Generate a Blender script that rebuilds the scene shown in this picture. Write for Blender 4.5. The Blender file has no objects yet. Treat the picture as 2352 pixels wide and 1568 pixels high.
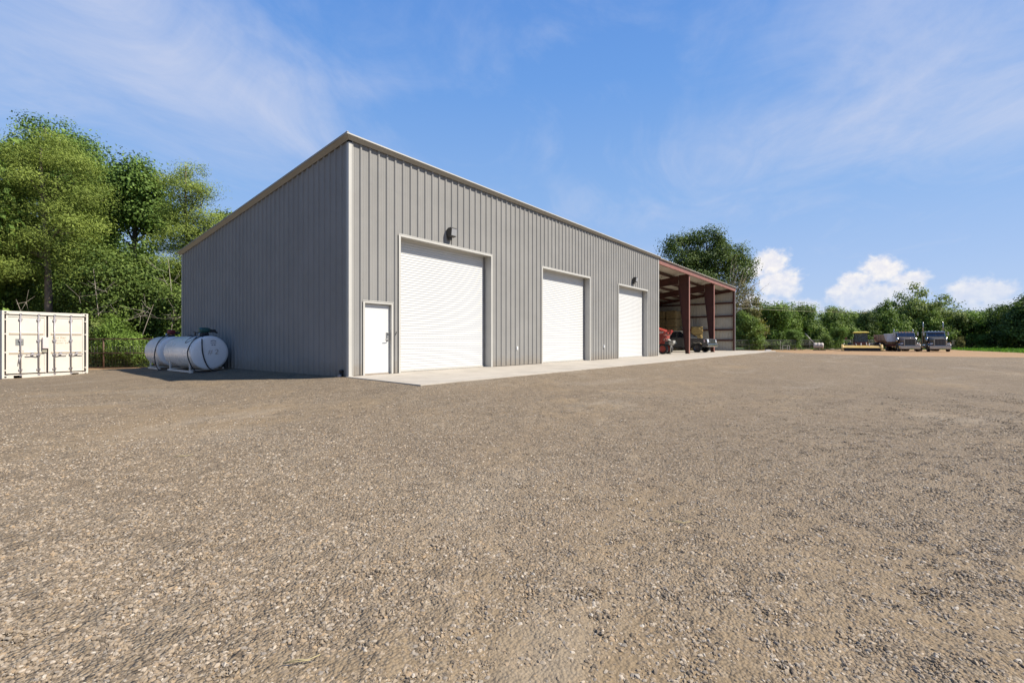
import bpy, math, random
import numpy as np
from mathutils import Vector, Matrix, Euler

random.seed(7)
RNG = np.random.default_rng(11)
S = bpy.context.scene
COL = S.collection
R = math.radians

# ------------------------------------------------------------------ camera, sky, sun, exposure
CAM = (-7.58, -11.634, 0.976)
YAW = 37.73                                       # viewing direction, degrees from +X (the long front wall runs along +X)
FX, FY = math.cos(R(YAW)), math.sin(R(YAW))       # forward
RX, RY = FY, -FX                                  # right
cam = bpy.data.cameras.new('camera')
cam.lens = 16.454
cam.sensor_width = 36
cam.clip_end = 6000
camo = bpy.data.objects.new('camera', cam)
COL.objects.link(camo)
camo.location = CAM
camo.rotation_euler = (R(90), 0, R(YAW - 90))
S.camera = camo

SUN_EL = 48.0
SUN_AZ = (math.sin(R(22.5)), -math.cos(R(22.5)))  # horizontal direction towards the sun
SKY_STRENGTH = 0.062
SUN_STRENGTH = 5.0
EXPOSURE = 0.8

S.view_settings.view_transform = 'Standard'
S.view_settings.look = 'None'
S.view_settings.gamma = 1
S.view_settings.use_curve_mapping = False
S.view_settings.exposure = EXPOSURE

sd = bpy.data.lights.new('sun', 'SUN')
sd.energy = SUN_STRENGTH
sd.angle = R(0.53)
sd.color = (1.0, 0.93, 0.82)
so = bpy.data.objects.new('sun', sd)
COL.objects.link(so)
_d = Vector((SUN_AZ[0] * math.cos(R(SUN_EL)), SUN_AZ[1] * math.cos(R(SUN_EL)), math.sin(R(SUN_EL))))
so.rotation_euler = _d.to_track_quat('Z', 'Y').to_euler()
so.location = (0, -30, 40)


class NT:
    """small helper to write node graphs as expressions"""
    def __init__(s, tree):
        s.t = tree
        s.n = tree.nodes
        s.l = tree.links

    def node(s, typ, **kw):
        n = s.n.new(typ)
        for k, v in kw.items():
            setattr(n, k, v)
        return n

    def put(s, sock, v):
        if isinstance(v, bpy.types.NodeSocket):
            s.l.new(v, sock)
        elif v is not None:
            if isinstance(v, (tuple, list)) and sock.type == 'RGBA' and len(v) == 3:
                v = (*v, 1)
            sock.default_value = v

    def m(s, op, a, b=None, c=None, clamp=False):
        n = s.node('ShaderNodeMath', operation=op, use_clamp=clamp)
        for i, v in enumerate((a, b, c)):
            if v is not None:
                s.put(n.inputs[i], v)
        return n.outputs[0]

    def add(s, *a):
        r = a[0]
        for b in a[1:]:
            r = s.m('ADD', r, b)
        return r

    def mul(s, *a):
        r = a[0]
        for b in a[1:]:
            r = s.m('MULTIPLY', r, b)
        return r

    def sub(s, a, b):
        return s.m('SUBTRACT', a, b)

    def smooth(s, v, lo, hi, a=0.0, b=1.0):
        n = s.node('ShaderNodeMapRange', interpolation_type='SMOOTHSTEP')
        s.put(n.inputs[0], v)
        for i, q in zip((1, 2, 3, 4), (lo, hi, a, b)):
            s.put(n.inputs[i], q)
        return n.outputs[0]

    def lin(s, v, lo, hi, a=0.0, b=1.0):
        n = s.node('ShaderNodeMapRange')
        s.put(n.inputs[0], v)
        for i, q in zip((1, 2, 3, 4), (lo, hi, a, b)):
            s.put(n.inputs[i], q)
        return n.outputs[0]

    def mix(s, f, a, b, blend='MIX'):
        n = s.node('ShaderNodeMix', data_type='RGBA', blend_type=blend)
        s.put(n.inputs[0], f)
        s.put(n.inputs[6], a)
        s.put(n.inputs[7], b)
        return n.outputs[2]

    def noise(s, vec, scale, detail=4, rough=0.55, dist=0.0, dim='3D'):
        n = s.node('ShaderNodeTexNoise', noise_dimensions=dim)
        if vec is not None:
            s.put(n.inputs['Vector'], vec)
        n.inputs['Scale'].default_value = scale
        n.inputs['Detail'].default_value = detail
        n.inputs['Roughness'].default_value = rough
        n.inputs['Distortion'].default_value = dist
        return n.outputs['Fac']

    def ramp(s, fac, stops, interp='LINEAR'):
        n = s.node('ShaderNodeValToRGB')
        cr = n.color_ramp
        cr.interpolation = interp
        while len(cr.elements) < len(stops):
            cr.elements.new(0.5)
        for e, (p, c) in zip(cr.elements, stops):
            e.position = p
            e.color = (*c, 1)
        s.put(n.inputs[0], fac)
        return n.outputs[0]

    def xyz(s, x, y, z):
        n = s.node('ShaderNodeCombineXYZ')
        for i, v in enumerate((x, y, z)):
            s.put(n.inputs[i], v)
        return n.outputs[0]

    def sep(s, v):
        n = s.node('ShaderNodeSeparateXYZ')
        s.put(n.inputs[0], v)
        return n.outputs[0], n.outputs[1], n.outputs[2]


def build_world():
    w = bpy.data.worlds.new('World')
    S.world = w
    w.use_nodes = True
    g = NT(w.node_tree)
    g.n.clear()
    out = g.node('ShaderNodeOutputWorld')
    bg = g.node('ShaderNodeBackground')
    bg.inputs[1].default_value = SKY_STRENGTH
    g.l.new(bg.outputs[0], out.inputs[0])
    sky = g.node('ShaderNodeTexSky', sky_type='NISHITA')
    sky.sun_disc = False
    sky.sun_elevation = R(SUN_EL)
    sky.sun_rotation = math.atan2(SUN_AZ[0], SUN_AZ[1])
    sky.altitude = 1600
    sky.air_density = 1.15
    sky.dust_density = 0.35
    sky.ozone_density = 4.0
    tc = g.node('ShaderNodeTexCoord')
    d = tc.outputs['Generated']
    x, y, z = g.sep(d)
    xr = g.add(g.mul(x, RX), g.mul(y, RY))
    yf = g.add(g.mul(x, FX), g.mul(y, FY))
    az = g.mul(g.m('ARCTAN2', xr, yf), 57.2958)       # degrees from the road to the north-east
    el = g.mul(g.m('ARCSINE', z), 57.2958)
    # thin cirrus: stretched noise on a flat high layer
    zz = g.m('MAXIMUM', g.add(z, 0.10), 0.03)
    px = g.m('DIVIDE', xr, zz)
    py = g.m('DIVIDE', yf, zz)
    rx = g.add(g.mul(px, 0.97), g.mul(py, -0.24))
    ry = g.add(g.mul(px, 0.24), g.mul(py, 0.97))
    n1 = g.noise(g.xyz(g.mul(rx, 1.5), g.mul(ry, .95), 3.7), 1.15, 10, 0.62, 1.3)
    n2 = g.noise(g.xyz(g.mul(px, 0.6), g.mul(py, 0.6), 1.3), 0.75, 4, 0.5, 0.5)
    n3 = g.noise(g.xyz(g.mul(rx, 4.2), g.mul(ry, 1.7), 8.1), 1.6, 8, 0.66, 1.0)
    cov = -0.07
    blobs = [(-40, 29, 13, 7, .46), (-31, 22.5, 11, 4.0, .30), (-22, 19, 11, 4, .16), (-46, 15, 10, 4.0, .16), (40, 30, 11, 5, .24), (44, 23, 12, 4.0, .28),
             (33, 19, 17, 3.6, .20), (6, 33, 7, 1.6, .20), (12, 28, 6, 1.8, .15), (-17.5, 27, 4, 1.5, .22), (5, 14.5, 12, 2.6, .20),
             (47, 19, 6, 2.2, .2), (20, 22, 14, 3.5, .14), (-70, 30, 22, 9, .22), (75, 28, 25, 9, .22), (120, 35, 30, 12, .2), (-130, 35, 35, 12, .2), (180, 30, 30, 10, .18), (0, 70, 200, 14, .12)]
    for a0, e0, sa, se, k in blobs:
        q = g.add(g.m('POWER', g.m('DIVIDE', g.sub(az, a0), sa), 2), g.m('POWER', g.m('DIVIDE', g.sub(el, e0), se), 2))
        cov = g.add(cov, g.mul(g.m('EXPONENT', g.mul(q, -0.7)), k))
    dens = g.add(g.mul(n1, 0.95), g.mul(n2, 0.35), g.mul(n3, 0.24), cov)
    cir = g.mul(g.m('POWER', g.lin(dens, 0.74, 1.42), 1.35), g.smooth(el, 1, 9), 0.82)
    # low fair-weather cumulus along the horizon
    wob = g.noise(g.xyz(az, g.mul(el, 1.15), 2.0), 0.42, 8, 0.6, 0.2)
    wob2 = g.noise(g.xyz(az, el, 9.0), 1.35, 5, 0.6, 0.0)
    wobble = g.add(g.mul(g.sub(wob, 0.5), 1.9), g.mul(g.sub(wob2, 0.5), 0.9))
    body = 0.0
    lobes = [(29.0, 8.3, 1.7, 1.6), (27.3, 7.7, 1.5, .9), (29.6, 6.0, 2.1, 1.9), (28.6, 3.6, 3.2, 1.7), (32.0, 3.2, 1.8, 1.3),
             (38.3, 6.9, 1.9, 1.35), (36.6, 5.9, 1.6, 1.0), (40.3, 5.7, 1.6, .9), (38.0, 4.3, 4.0, 1.6), (35.0, 4.9, 1.3, .8), 
             (45.0, 4.3, 2.4, 1.25), (46.3, 2.6, 3.0, 1.2), (58, 5, 4, 2.0), (66, 4, 5, 2.0), (80, 5, 4, 2.4), (-75, 5, 5, 2), (-95, 4, 6, 2.2), (130, 5, 5, 2), (165, 4, 7, 2.5), (-140, 4, 6, 2.4)]
    for a0, e0, sa, se in lobes:
        q = g.add(g.m('POWER', g.m('DIVIDE', g.sub(az, a0), sa * 1.25), 2), g.m('POWER', g.m('DIVIDE', g.sub(el, e0), se * 1.25), 2))
        body = g.m('MAXIMUM', body, g.m('EXPONENT', g.mul(q, -0.9)))
    cum = g.smooth(g.add(body, g.mul(wobble, 0.50)), 0.41, 0.82)
    crest = g.smooth(g.add(el, g.mul(wobble, 1.6)), 2.5, 7.5)
    cum = g.mul(cum, g.add(0.42, g.mul(crest, 0.58)))
    base = sky.outputs[0]
    grad = g.ramp(g.lin(el, 0, 90), [(0.0, (.59, .72, .99)), (.08, (.47, .65, 1.0)), (.18, (.325, .56, .99)), (.32, (.188, .43, .95)), (.45, (.124, .333, .87)), (1.0, (.06, .19, .56))])
    grad = g.mix(1.0, grad, (8.33, 8.33, 8.33), 'MULTIPLY')
    base = g.mix(.85, base, grad)
    c_cir = (6.1, 6.5, 7.9)
    c_cum = g.mix(g.smooth(wob2, .3, .75), (7.6, 7.6, 8.3), (9.2, 8.9, 8.6))
    col = g.mix(cir, base, c_cir)
    col = g.mix(cum, col, c_cum)
    g.l.new(col, bg.inputs[0])


build_world()

# ------------------------------------------------------------------ helpers
def lnk(o, parent=None):
    COL.objects.link(o)
    if parent is not None:
        o.parent = parent
    return o


def tag(o, label=None, cat=None, group=None, kind=None):
    if label:
        o['label'] = label
    if cat:
        o['category'] = cat
    if group:
        o['group'] = group
    if kind:
        o['kind'] = kind
    return o


def thing(name, label, cat, loc=(0, 0, 0), rz=0.0, group=None):
    o = bpy.data.objects.new(name, None)
    o.empty_display_size = 0.3
    lnk(o)
    o.location = loc
    o.rotation_euler = (0, 0, rz)
    return tag(o, label, cat, group)


class MB:
    """collects shapes into one mesh"""
    def __init__(s):
        s.v, s.f, s.sm = [], [], []

    def face(s, idx, smooth=False):
        s.f.append(tuple(idx))
        s.sm.append(smooth)

    def poly(s, pts, smooth=False):
        b = len(s.v)
        s.v += [tuple(p) for p in pts]
        s.face(range(b, b + len(pts)), smooth)
        return s

    def hexa(s, p):
        b = len(s.v)
        s.v += [tuple(q) for q in p]
        for q in ((0, 3, 2, 1), (4, 5, 6, 7), (0, 1, 5, 4), (1, 2, 6, 5), (2, 3, 7, 6), (3, 0, 4, 7)):
            s.face([b + i for i in q])
        return s

    def box(s, x0, y0, z0, x1, y1, z1):
        return s.hexa([(x0, y0, z0), (x1, y0, z0), (x1, y1, z0), (x0, y1, z0), (x0, y0, z1), (x1, y0, z1), (x1, y1, z1), (x0, y1, z1)])

    def bar(s, p, q, w, h, up=(0, 0, 1)):
        p, q = Vector(p), Vector(q)
        d = (q - p).normalized()
        u = Vector(up)
        a = d.cross(u)
        if a.length < 1e-4:
            a = d.cross(Vector((1, 0, 0)))
        a.normalize()
        u = a.cross(d).normalized()
        a = a * (w / 2)
        u = u * (h / 2)
        return s.hexa([p - a - u, p + a - u, q + a - u, q - a - u, p - a + u, p + a + u, q + a + u, q - a + u])

    def extr(s, prof, vec, cap=True, smooth=False, closed=True):
        """prof: list of 3d points, extruded along vec"""
        b = len(s.v)
        n = len(prof)
        vec = Vector(vec)
        s.v += [tuple(p) for p in prof] + [tuple(Vector(p) + vec) for p in prof]
        rng = range(n) if closed else range(n - 1)
        for i in rng:
            j = (i + 1) % n
            s.face((b + i, b + j, b + n + j, b + n + i), smooth)
        if cap and closed:
            s.face([b + i for i in reversed(range(n))])
            s.face([b + n + i for i in range(n)])
        return s

    def tube(s, pts, rad, n=8, cap=True):
        pts = [Vector(p) for p in pts]
        if not isinstance(rad, (list, tuple)):
            rad = [rad] * len(pts)
        b = len(s.v)
        ref = None
        for i, p in enumerate(pts):
            t = (pts[min(i + 1, len(pts) - 1)] - pts[max(i - 1, 0)]).normalized()
            if ref is None:
                ref = t.orthogonal().normalized()
            ref = (ref - t * ref.dot(t))
            if ref.length < 1e-5:
                ref = t.orthogonal()
            ref.normalize()
            w = t.cross(ref)
            for k in range(n):
                a = 2 * math.pi * k / n
                s.v.append(tuple(p + (ref * math.cos(a) + w * math.sin(a)) * rad[i]))
        for i in range(len(pts) - 1):
            for k in range(n):
                k2 = (k + 1) % n
                s.face((b + i * n + k, b + i * n + k2, b + (i + 1) * n + k2, b + (i + 1) * n + k), True)
        if cap:
            s.face([b + k for k in reversed(range(n))])
            s.face([b + (len(pts) - 1) * n + k for k in range(n)])
        return s

    def lathe(s, prof, o=(0, 0, 0), axis='y', n=24, smooth=True):
        """prof: (r, t) along axis"""
        b = len(s.v)
        for r, t in prof:
            for k in range(n):
                a = 2 * math.pi * k / n
                c, d = r * math.cos(a), r * math.sin(a)
                p = {'y': (c, t, d), 'x': (t, c, d), 'z': (c, d, t)}[axis]
                s.v.append((o[0] + p[0], o[1] + p[1], o[2] + p[2]))
        for i in range(len(prof) - 1):
            for k in range(n):
                k2 = (k + 1) % n
                s.face((b + i * n + k, b + i * n + k2, b + (i + 1) * n + k2, b + (i + 1) * n + k), smooth)
        return s

    def loft(s, rings, cap=True, smooth=False):
        b = len(s.v)
        n = len(rings[0])
        for r in rings:
            s.v += [tuple(p) for p in r]
        for i in range(len(rings) - 1):
            for k in range(n):
                k2 = (k + 1) % n
                s.face((b + i * n + k, b + i * n + k2, b + (i + 1) * n + k2, b + (i + 1) * n + k), smooth)
        if cap:
            s.face([b + k for k in reversed(range(n))])
            s.face([b + (len(rings) - 1) * n + k for k in range(n)])
        return s

    def mesh(s, name):
        me = bpy.data.meshes.new(name)
        me.from_pydata(s.v, [], s.f)
        me.polygons.foreach_set('use_smooth', s.sm)
        me.update()
        return me

    def obj(s, name, mat, parent=None, loc=None, bevel=0.0, fix=True):
        me = s.mesh(name)
        me.materials.append(mat)
        o = bpy.data.objects.new(name, me)
        lnk(o, parent)
        if loc:
            o.location = loc
        if fix:
            import bmesh
            bm = bmesh.new()
            bm.from_mesh(me)
            bmesh.ops.recalc_face_normals(bm, faces=bm.faces)
            bm.to_mesh(me)
            bm.free()
        if bevel:
            md = o.modifiers.new('bevel', 'BEVEL')
            md.width = bevel
            md.segments = 2
            md.limit_method = 'ANGLE'
            md.angle_limit = R(35)
        return o


def copy_tree(o, parent=None):
    c = o.copy()
    lnk(c, parent)
    for ch in list(o.children):
        copy_tree(ch, c)
    return c


def at(px, Z):
    """ground point seen px (of 2352) across at depth Z"""
    X = (px - 1176) / 1075 * Z
    return (CAM[0] + X * RX + Z * FX, CAM[1] + X * RY + Z * FY)


# ------------------------------------------------------------------ materials
MATS = {}


def mat(name, col, rough=0.5, metal=0.0, var=0.06, vscale=3.0, bump=0.0, bscale=40.0, dirt=0.0, dirtcol=(.30, .24, .17), spec=0.5, coat=0.0, stretch=None, splash=0.0):
    if name in MATS:
        return MATS[name]
    m = bpy.data.materials.new(name)
    m.use_nodes = True
    g = NT(m.node_tree)
    b = g.n['Principled BSDF']
    tc = g.node('ShaderNodeTexCoord')
    v = tc.outputs['Object']
    if stretch:
        mp = g.node('ShaderNodeMapping')
        mp.inputs['Scale'].default_value = stretch
        g.l.new(v, mp.inputs[0])
        v = mp.outputs[0]
    n = g.noise(v, vscale, 5, 0.6)
    c1 = tuple(max(0, c * (1 - var * 2)) for c in col)
    c2 = tuple(min(1, c * (1 + var * 2)) for c in col)
    c = g.mix(g.smooth(n, .25, .75), c1, c2)
    if dirt:
        n2 = g.noise(v, vscale * 2.7, 6, 0.65)
        c = g.mix(g.mul(g.smooth(n2, .50, .78), dirt), c, dirtcol)
    if splash:
        # dried mud thrown up along the foot of the wall
        _, _, zz = g.sep(tc.outputs['Object'])
        n3 = g.noise(tc.outputs['Object'], 7.0, 6, 0.65)
        f = g.smooth(g.add(zz, g.mul(g.sub(n3, .5), .9)), .55, -.05)
        c = g.mix(g.mul(f, splash), c, (.20, .155, .105))
    g.put(b.inputs['Base Color'], c)
    b.inputs['Roughness'].default_value = rough
    b.inputs['Metallic'].default_value = metal
    b.inputs['Specular IOR Level'].default_value = spec
    if coat:
        b.inputs['Coat Weight'].default_value = coat
        b.inputs['Coat Roughness'].default_value = 0.08
    g.put(b.inputs['Roughness'], g.add(rough - .05, g.mul(n, .1)))
    if bump:
        bp = g.node('ShaderNodeBump')
        bp.inputs['Strength'].default_value = bump
        bp.inputs['Distance'].default_value = 0.01
        g.put(bp.inputs['Height'], g.noise(v, bscale, 4, 0.6))
        g.l.new(bp.outputs[0], b.inputs['Normal'])
    MATS[name] = m
    return m


M_wall = mat('grey_wall_steel', (.230, .224, .211), .45, 0, .03, .8, .06, 3.0, .14, (.185, .175, .158), spec=.06, splash=.45)
M_trim = mat('cream_trim_steel', (.425, .41, .37), .4, 0, .02, 1.5, 0, 1, .08, (.31, .28, .22))
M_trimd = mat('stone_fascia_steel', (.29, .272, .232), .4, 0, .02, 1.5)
M_white = mat('white_enamel', (.50, .50, .487), .42, 0, .015, .7, .03, 2, .12, (.42, .40, .35))
M_doorw = mat('white_door_paint', (.515, .515, .503), .45, 0, .012, 1.0, 0, 1, .05, (.44, .42, .37))
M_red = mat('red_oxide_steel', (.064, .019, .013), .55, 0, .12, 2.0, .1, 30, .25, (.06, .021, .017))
M_red_sunlit = mat('red_oxide_sunlit', (.215, .092, .068), .55, 0, .06, 2.0, .1, 30)  # lit copy of the red oxide paint, sunlight put into the colour
M_shedin = mat('ivory_sheet_inside', (.46, .435, .37), .5, 0, .04, 1.0, 0, 1, .3, (.36, .31, .23))
M_conc = mat('pale_concrete', (.335, .30, .25), .85, 0, .06, .9, .25, 120, .6, (.25, .205, .155))
M_dark = mat('dark_gap', (.02, .02, .02), .9)
M_steel = mat('brushed_steel', (.42, .41, .38), .35, .8, .05, 20)
M_bronze = mat('bronze_housing', (.045, .042, .038), .5, .2, .1, 10)
M_glass_lamp = mat('lamp_lens', (.26, .26, .26), .25, 0, .05, 20)
M_rubber = mat('black_rubber', (.018, .018, .018), .65, 0, .1, 10)
M_plast_w = mat('white_plastic', (.72, .72, .70), .4)
M_chrome = mat('dull_chrome', (.50, .49, .47), .16, 1.0, .05, 4)
M_wind = mat('dark_window_glass', (.012, .016, .022), .05, 0, .1, 3, spec=.8)

# ------------------------------------------------------------------ value noise for terrain
def vnoise(x, y, seed=0):
    xi = np.floor(x).astype(np.int64)
    yi = np.floor(y).astype(np.int64)
    xf, yf = x - xi, y - yi

    def h(a, b):
        k = (a * 374761393 + b * 668265263 + seed * 1442695041) & 0xffffffff
        k = ((k ^ (k >> 13)) * 1274126177) & 0xffffffff
        return ((k ^ (k >> 16)) & 0xffff) / 65535.0
    u = xf * xf * (3 - 2 * xf)
    w = yf * yf * (3 - 2 * yf)
    return (h(xi, yi) * (1 - u) + h(xi + 1, yi) * u) * (1 - w) + (h(xi, yi + 1) * (1 - u) + h(xi + 1, yi + 1) * u) * w


def fbm(x, y, seed=0, oct=4):
    r, a, t = 0, .5, 0
    for i in range(oct):
        r = r + a * vnoise(x * 2 ** i, y * 2 ** i, seed + i)
        t += a
        a *= .5
    return r / t


TRACKS = ((26, -40, 33), (26, -40, 31.2))


def ground_z(x, y, fine=True):
    x = np.asarray(x, float)
    y = np.asarray(y, float)

    def rect(x0, x1, y0, y1):
        dx = np.maximum(np.maximum(x0 - x, x - x1), 0)
        dy = np.maximum(np.maximum(y0 - y, y - y1), 0)
        return np.hypot(dx, dy)
    d = np.minimum(rect(-.45, 47.6, -3.55, .2), rect(.0, 46.1, .0, 13.0))
    inside = np.minimum(rect(.35, 47.0, -2.7, .2), rect(.8, 45.3, .8, 12.2)) < .01
    z = -.022 - .42 * (1 - np.exp(-d / 3.0))
    z = z + (fbm(x * .35, y * .35, 5, 3) - .5) * .10 * np.clip(d / 3, 0, 1)
    z = z + (fbm(x * 1.3, y * 1.3, 9, 3) - .5) * .035 * np.clip(d / 1.0, .05, 1)
    near = np.clip(1.4 - np.hypot(x - CAM[0], y - CAM[1]) / 22.0, 0, 1) * np.clip(d / .8, 0, 1)
    z = z + ((fbm(x * 4.2, y * 4.2, 61, 3) - .5) * .030 + (fbm(x * 13.0, y * 13.0, 71, 2) - .5) * .018) * near
    for cx_, cy_, rr in TRACKS:
        dd = np.hypot(x - cx_, y - cy_) - rr + (fbm(x * .2, y * .2, 77, 2) - .5) * 1.5
        z = z + (.022 * np.exp(-((np.abs(dd) - .30) / .10) ** 2) - .012 * np.exp(-(dd / .2) ** 2)) * (fbm(x * .7, y * .7, 83, 2) > .42) * np.clip(d - .5, 0, 1)
    z = np.where(inside, -.16, z)
    return z


def gz(x, y):
    return float(ground_z(np.array([x]), np.array([y]))[0])


def polyline_sd(X, Z, pts):
    """signed distance to an open polyline, positive on its left when walking along it"""
    best = np.full(X.shape, 1e9)
    sg = np.ones(X.shape)
    for (x0, z0), (x1, z1) in zip(pts[:-1], pts[1:]):
        dx, dz = x1 - x0, z1 - z0
        t = np.clip(((X - x0) * dx + (Z - z0) * dz) / (dx * dx + dz * dz), 0, 1)
        d = np.hypot(X - x0 - t * dx, Z - z0 - t * dz)
        s_ = np.sign(dx * (Z - z0) - dz * (X - x0))
        upd = d < best
        best = np.where(upd, d, best)
        sg = np.where(upd, s_, sg)
    return best * sg


def camXZ(x, y):
    dx, dy = x - CAM[0], y - CAM[1]
    return dx * RX + dy * RY, dx * FX + dy * FY


def zones(x, y):
    X, Z = camXZ(x, y)
    lane = polyline_sd(X, Z, [(10, 78), (28, 60), (31.8, 57.6), (35.3, 47.4), (45.2, 41.3), (70, 36), (300, 30)])
    lane2 = -polyline_sd(X, Z, [(-200, 21.2), (-20, 21.4), (-14.5, 22.6), (-8, 24), (40, 26)])
    lane2 = -lane2
    lane = np.where(X < -4, lane2, lane)
    lawn = polyline_sd(X, Z, [(62.4, 30), (62.4, 57), (73.7, 78), (66, 86), (30, 86)])
    lawn = -lawn
    far = polyline_sd(X, Z, [(-400, 25.6), (-4, 25.2), (20, 70), (40, 78), (124, 109), (500, 250)])
    lawn = np.maximum(lawn, far)
    patch = fbm(x * .22 + 3, y * .30, 21, 4) * .6 + fbm(x * .9, y * 1.1, 31, 3) * .4
    # compacted wheel tracks curving through the yard
    for cx_, cy_, rr in TRACKS:
        dd = np.abs(np.hypot(x - cx_, y - cy_) - rr + (fbm(x * .2, y * .2, 77, 2) - .5) * 1.5)
        patch = patch + .07 * np.exp(-(dd / .35) ** 2)
    return lane, lawn, patch


def sinh_axis(n, a, ext):
    t = np.linspace(-1, 1, n)
    return np.sinh(t * a) / np.sinh(a) * ext


def build_ground():
    n = 420
    ax = sinh_axis(n, 9.2, 2500)
    # denser part sits a few metres in front of the camera
    gx, gy = np.meshgrid(ax, ax)
    X = gx
    Z = gy + 7.0
    wx = CAM[0] + X * RX + Z * FX
    wy = CAM[1] + X * RY + Z * FY
    wz = ground_z(wx, wy)
    v = np.stack([wx.ravel(), wy.ravel(), wz.ravel()], 1)
    idx = np.arange(n * n).reshape(n, n)
    q = np.stack([idx[:-1, :-1], idx[:-1, 1:], idx[1:, 1:], idx[1:, :-1]], -1).reshape(-1, 4)
    me = mesh_np('gravel_yard', v, q, smooth=True)
    lane, lawn, patch = zones(wx.ravel(), wy.ravel())
    for nm, arr in (('lane', lane), ('lawn', lawn), ('patch', patch)):
        a = me.attributes.new(nm, 'FLOAT', 'POINT')
        a.data.foreach_set('value', arr.astype(np.float32))
    me.materials.append(ground_material())
    o = bpy.data.objects.new('ground', me)
    lnk(o)
    tag(o, 'wide yard of tan and grey gravel with dirt tracks', None, None, 'structure')


def mesh_np(name, v, q, smooth=False):
    me = bpy.data.meshes.new(name)
    k = q.shape[1]
    me.vertices.add(len(v))
    me.vertices.foreach_set('co', v.astype(np.float32).ravel())
    me.loops.add(q.size)
    me.loops.foreach_set('vertex_index', q.astype(np.int32).ravel())
    me.polygons.add(len(q))
    me.polygons.foreach_set('loop_start', np.arange(0, q.size, k, dtype=np.int32))
    me.polygons.foreach_set('loop_total', np.full(len(q), k, dtype=np.int32))
    if smooth:
        me.polygons.foreach_set('use_smooth', np.ones(len(q), dtype=bool))
    me.update(calc_edges=True)
    return me


STONES = [(0.0, (0.062, 0.051, 0.037)), (.12, (0.121, 0.095, 0.067)), (.30, (0.202, 0.154, 0.098)), (.48, (0.231, 0.187, 0.132)), (.62, (0.274, 0.191, 0.106)), (.74, (0.177, 0.157, 0.129)), (.86, (0.269, 0.227, 0.170)), (.95, (0.334, 0.270, 0.191)), (1.0, (0.398, 0.355, 0.284))]


def ground_material():
    m = bpy.data.materials.new('gravel_and_dirt')
    m.use_nodes = True
    g = NT(m.node_tree)
    b = g.n['Principled BSDF']
    tc = g.node('ShaderNodeTexCoord')
    p = tc.outputs['Object']

    def attr(n):
        a = g.node('ShaderNodeAttribute', attribute_name=n)
        return a.outputs['Fac']
    lane, lawn, patch = attr('lane'), attr('lawn'), attr('patch')

    def vor(scale, feat='F1'):
        n = g.node('ShaderNodeTexVoronoi', feature=feat)
        g.put(n.inputs['Vector'], p)
        n.inputs['Scale'].default_value = scale
        return n
    v1, v2, v3 = vor(62), vor(27), vor(9)
    sep = g.node('ShaderNodeSeparateColor')
    g.l.new(v1.outputs['Color'], sep.inputs[0])
    st1 = g.ramp(sep.outputs[0], STONES)
    sep2 = g.node('ShaderNodeSeparateColor')
    g.l.new(v2.outputs['Color'], sep2.inputs[0])
    st2 = g.ramp(sep2.outputs[1], STONES)
    big = g.smooth(sep2.outputs[0], .72, .76)
    stone = g.mix(big, st1, st2)
    sep3 = g.node('ShaderNodeSeparateColor')
    g.l.new(v3.outputs['Color'], sep3.inputs[0])
    nm = g.noise(p, 5.5, 7, .68)
    nl = g.noise(p, .45, 5, .6)
    stone = g.mix(.45, stone, g.mix(g.smooth(nm, .3, .7), (0.105, 0.076, 0.048), (0.264, 0.199, 0.129)))
    stone = g.mix(g.smooth(nl, .35, .75), stone, g.mix(.35, stone, (0.242, 0.178, 0.110)))
    mid = g.noise(p, 1.7, 6, .7, .6)
    stone = g.mix(g.mul(g.smooth(mid, .52, .80), .55), stone, (0.091, 0.070, 0.047))
    stone = g.mix(g.mul(g.smooth(mid, .50, .25), .35), stone, (0.296, 0.248, 0.182))
    gap = g.smooth(v1.outputs['Distance'], .45, .85)
    stone = g.mix(g.mul(gap, .5), stone, (0.081, 0.059, 0.039))
    fines = g.mix(nm, (0.150, 0.108, 0.061), (0.221, 0.161, 0.094))
    pm = g.smooth(g.add(patch, g.mul(g.sub(nm, .5), .5)), .53, .78)
    col = g.mix(g.mul(pm, .70), stone, fines)
    # darker, packed bands where vehicles turn
    mp = g.node('ShaderNodeMapping')
    mp.inputs['Rotation'].default_value = (0, 0, R(-38))
    mp.inputs['Scale'].default_value = (.16, .42, 1)
    g.l.new(p, mp.inputs[0])
    pk = g.noise(mp.outputs[0], 1.0, 6, .62, 1.2)
    col = g.mix(g.mul(g.smooth(pk, .50, .68), .40), col, g.mix(nm, (0.100, 0.074, 0.049), (0.200, 0.154, 0.106)))
    col = g.mix(g.mul(g.smooth(pk, .46, .30), .28), col, (0.304, 0.265, 0.209))
    dirt = g.mix(nm, (0.231, 0.138, 0.069), (0.322, 0.212, 0.115))
    lm = g.smooth(g.add(lane, g.mul(g.sub(nl, .5), 5.0), g.mul(g.sub(nm, .5), 1.5)), -.8, 1.2)
    col = g.mix(lm, col, dirt)
    soil = g.mix(nm, (0.033, 0.053, 0.012), (0.060, 0.095, 0.020))
    wm = g.smooth(g.add(lawn, g.mul(g.sub(nl, .5), 1.0)), -.1, .5)
    col = g.mix(wm, col, soil)
    g.put(b.inputs['Base Color'], col)
    b.inputs['Roughness'].default_value = .9
    b.inputs['Specular IOR Level'].default_value = .25
    h = g.add(g.mul(v1.outputs['Distance'], -.9), g.mul(v2.outputs['Distance'], -1.0), g.mul(nm, 1.6), g.mul(sep3.outputs[0], .5))
    bp = g.node('ShaderNodeBump')
    g.put(bp.inputs['Strength'], g.sub(1.0, g.mul(g.m('MAXIMUM', lm, pm), .55)))
    bp.inputs['Distance'].default_value = .018
    g.put(bp.inputs['Height'], h)
    g.l.new(bp.outputs[0], b.inputs['Normal'])
    return m


build_ground()


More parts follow.
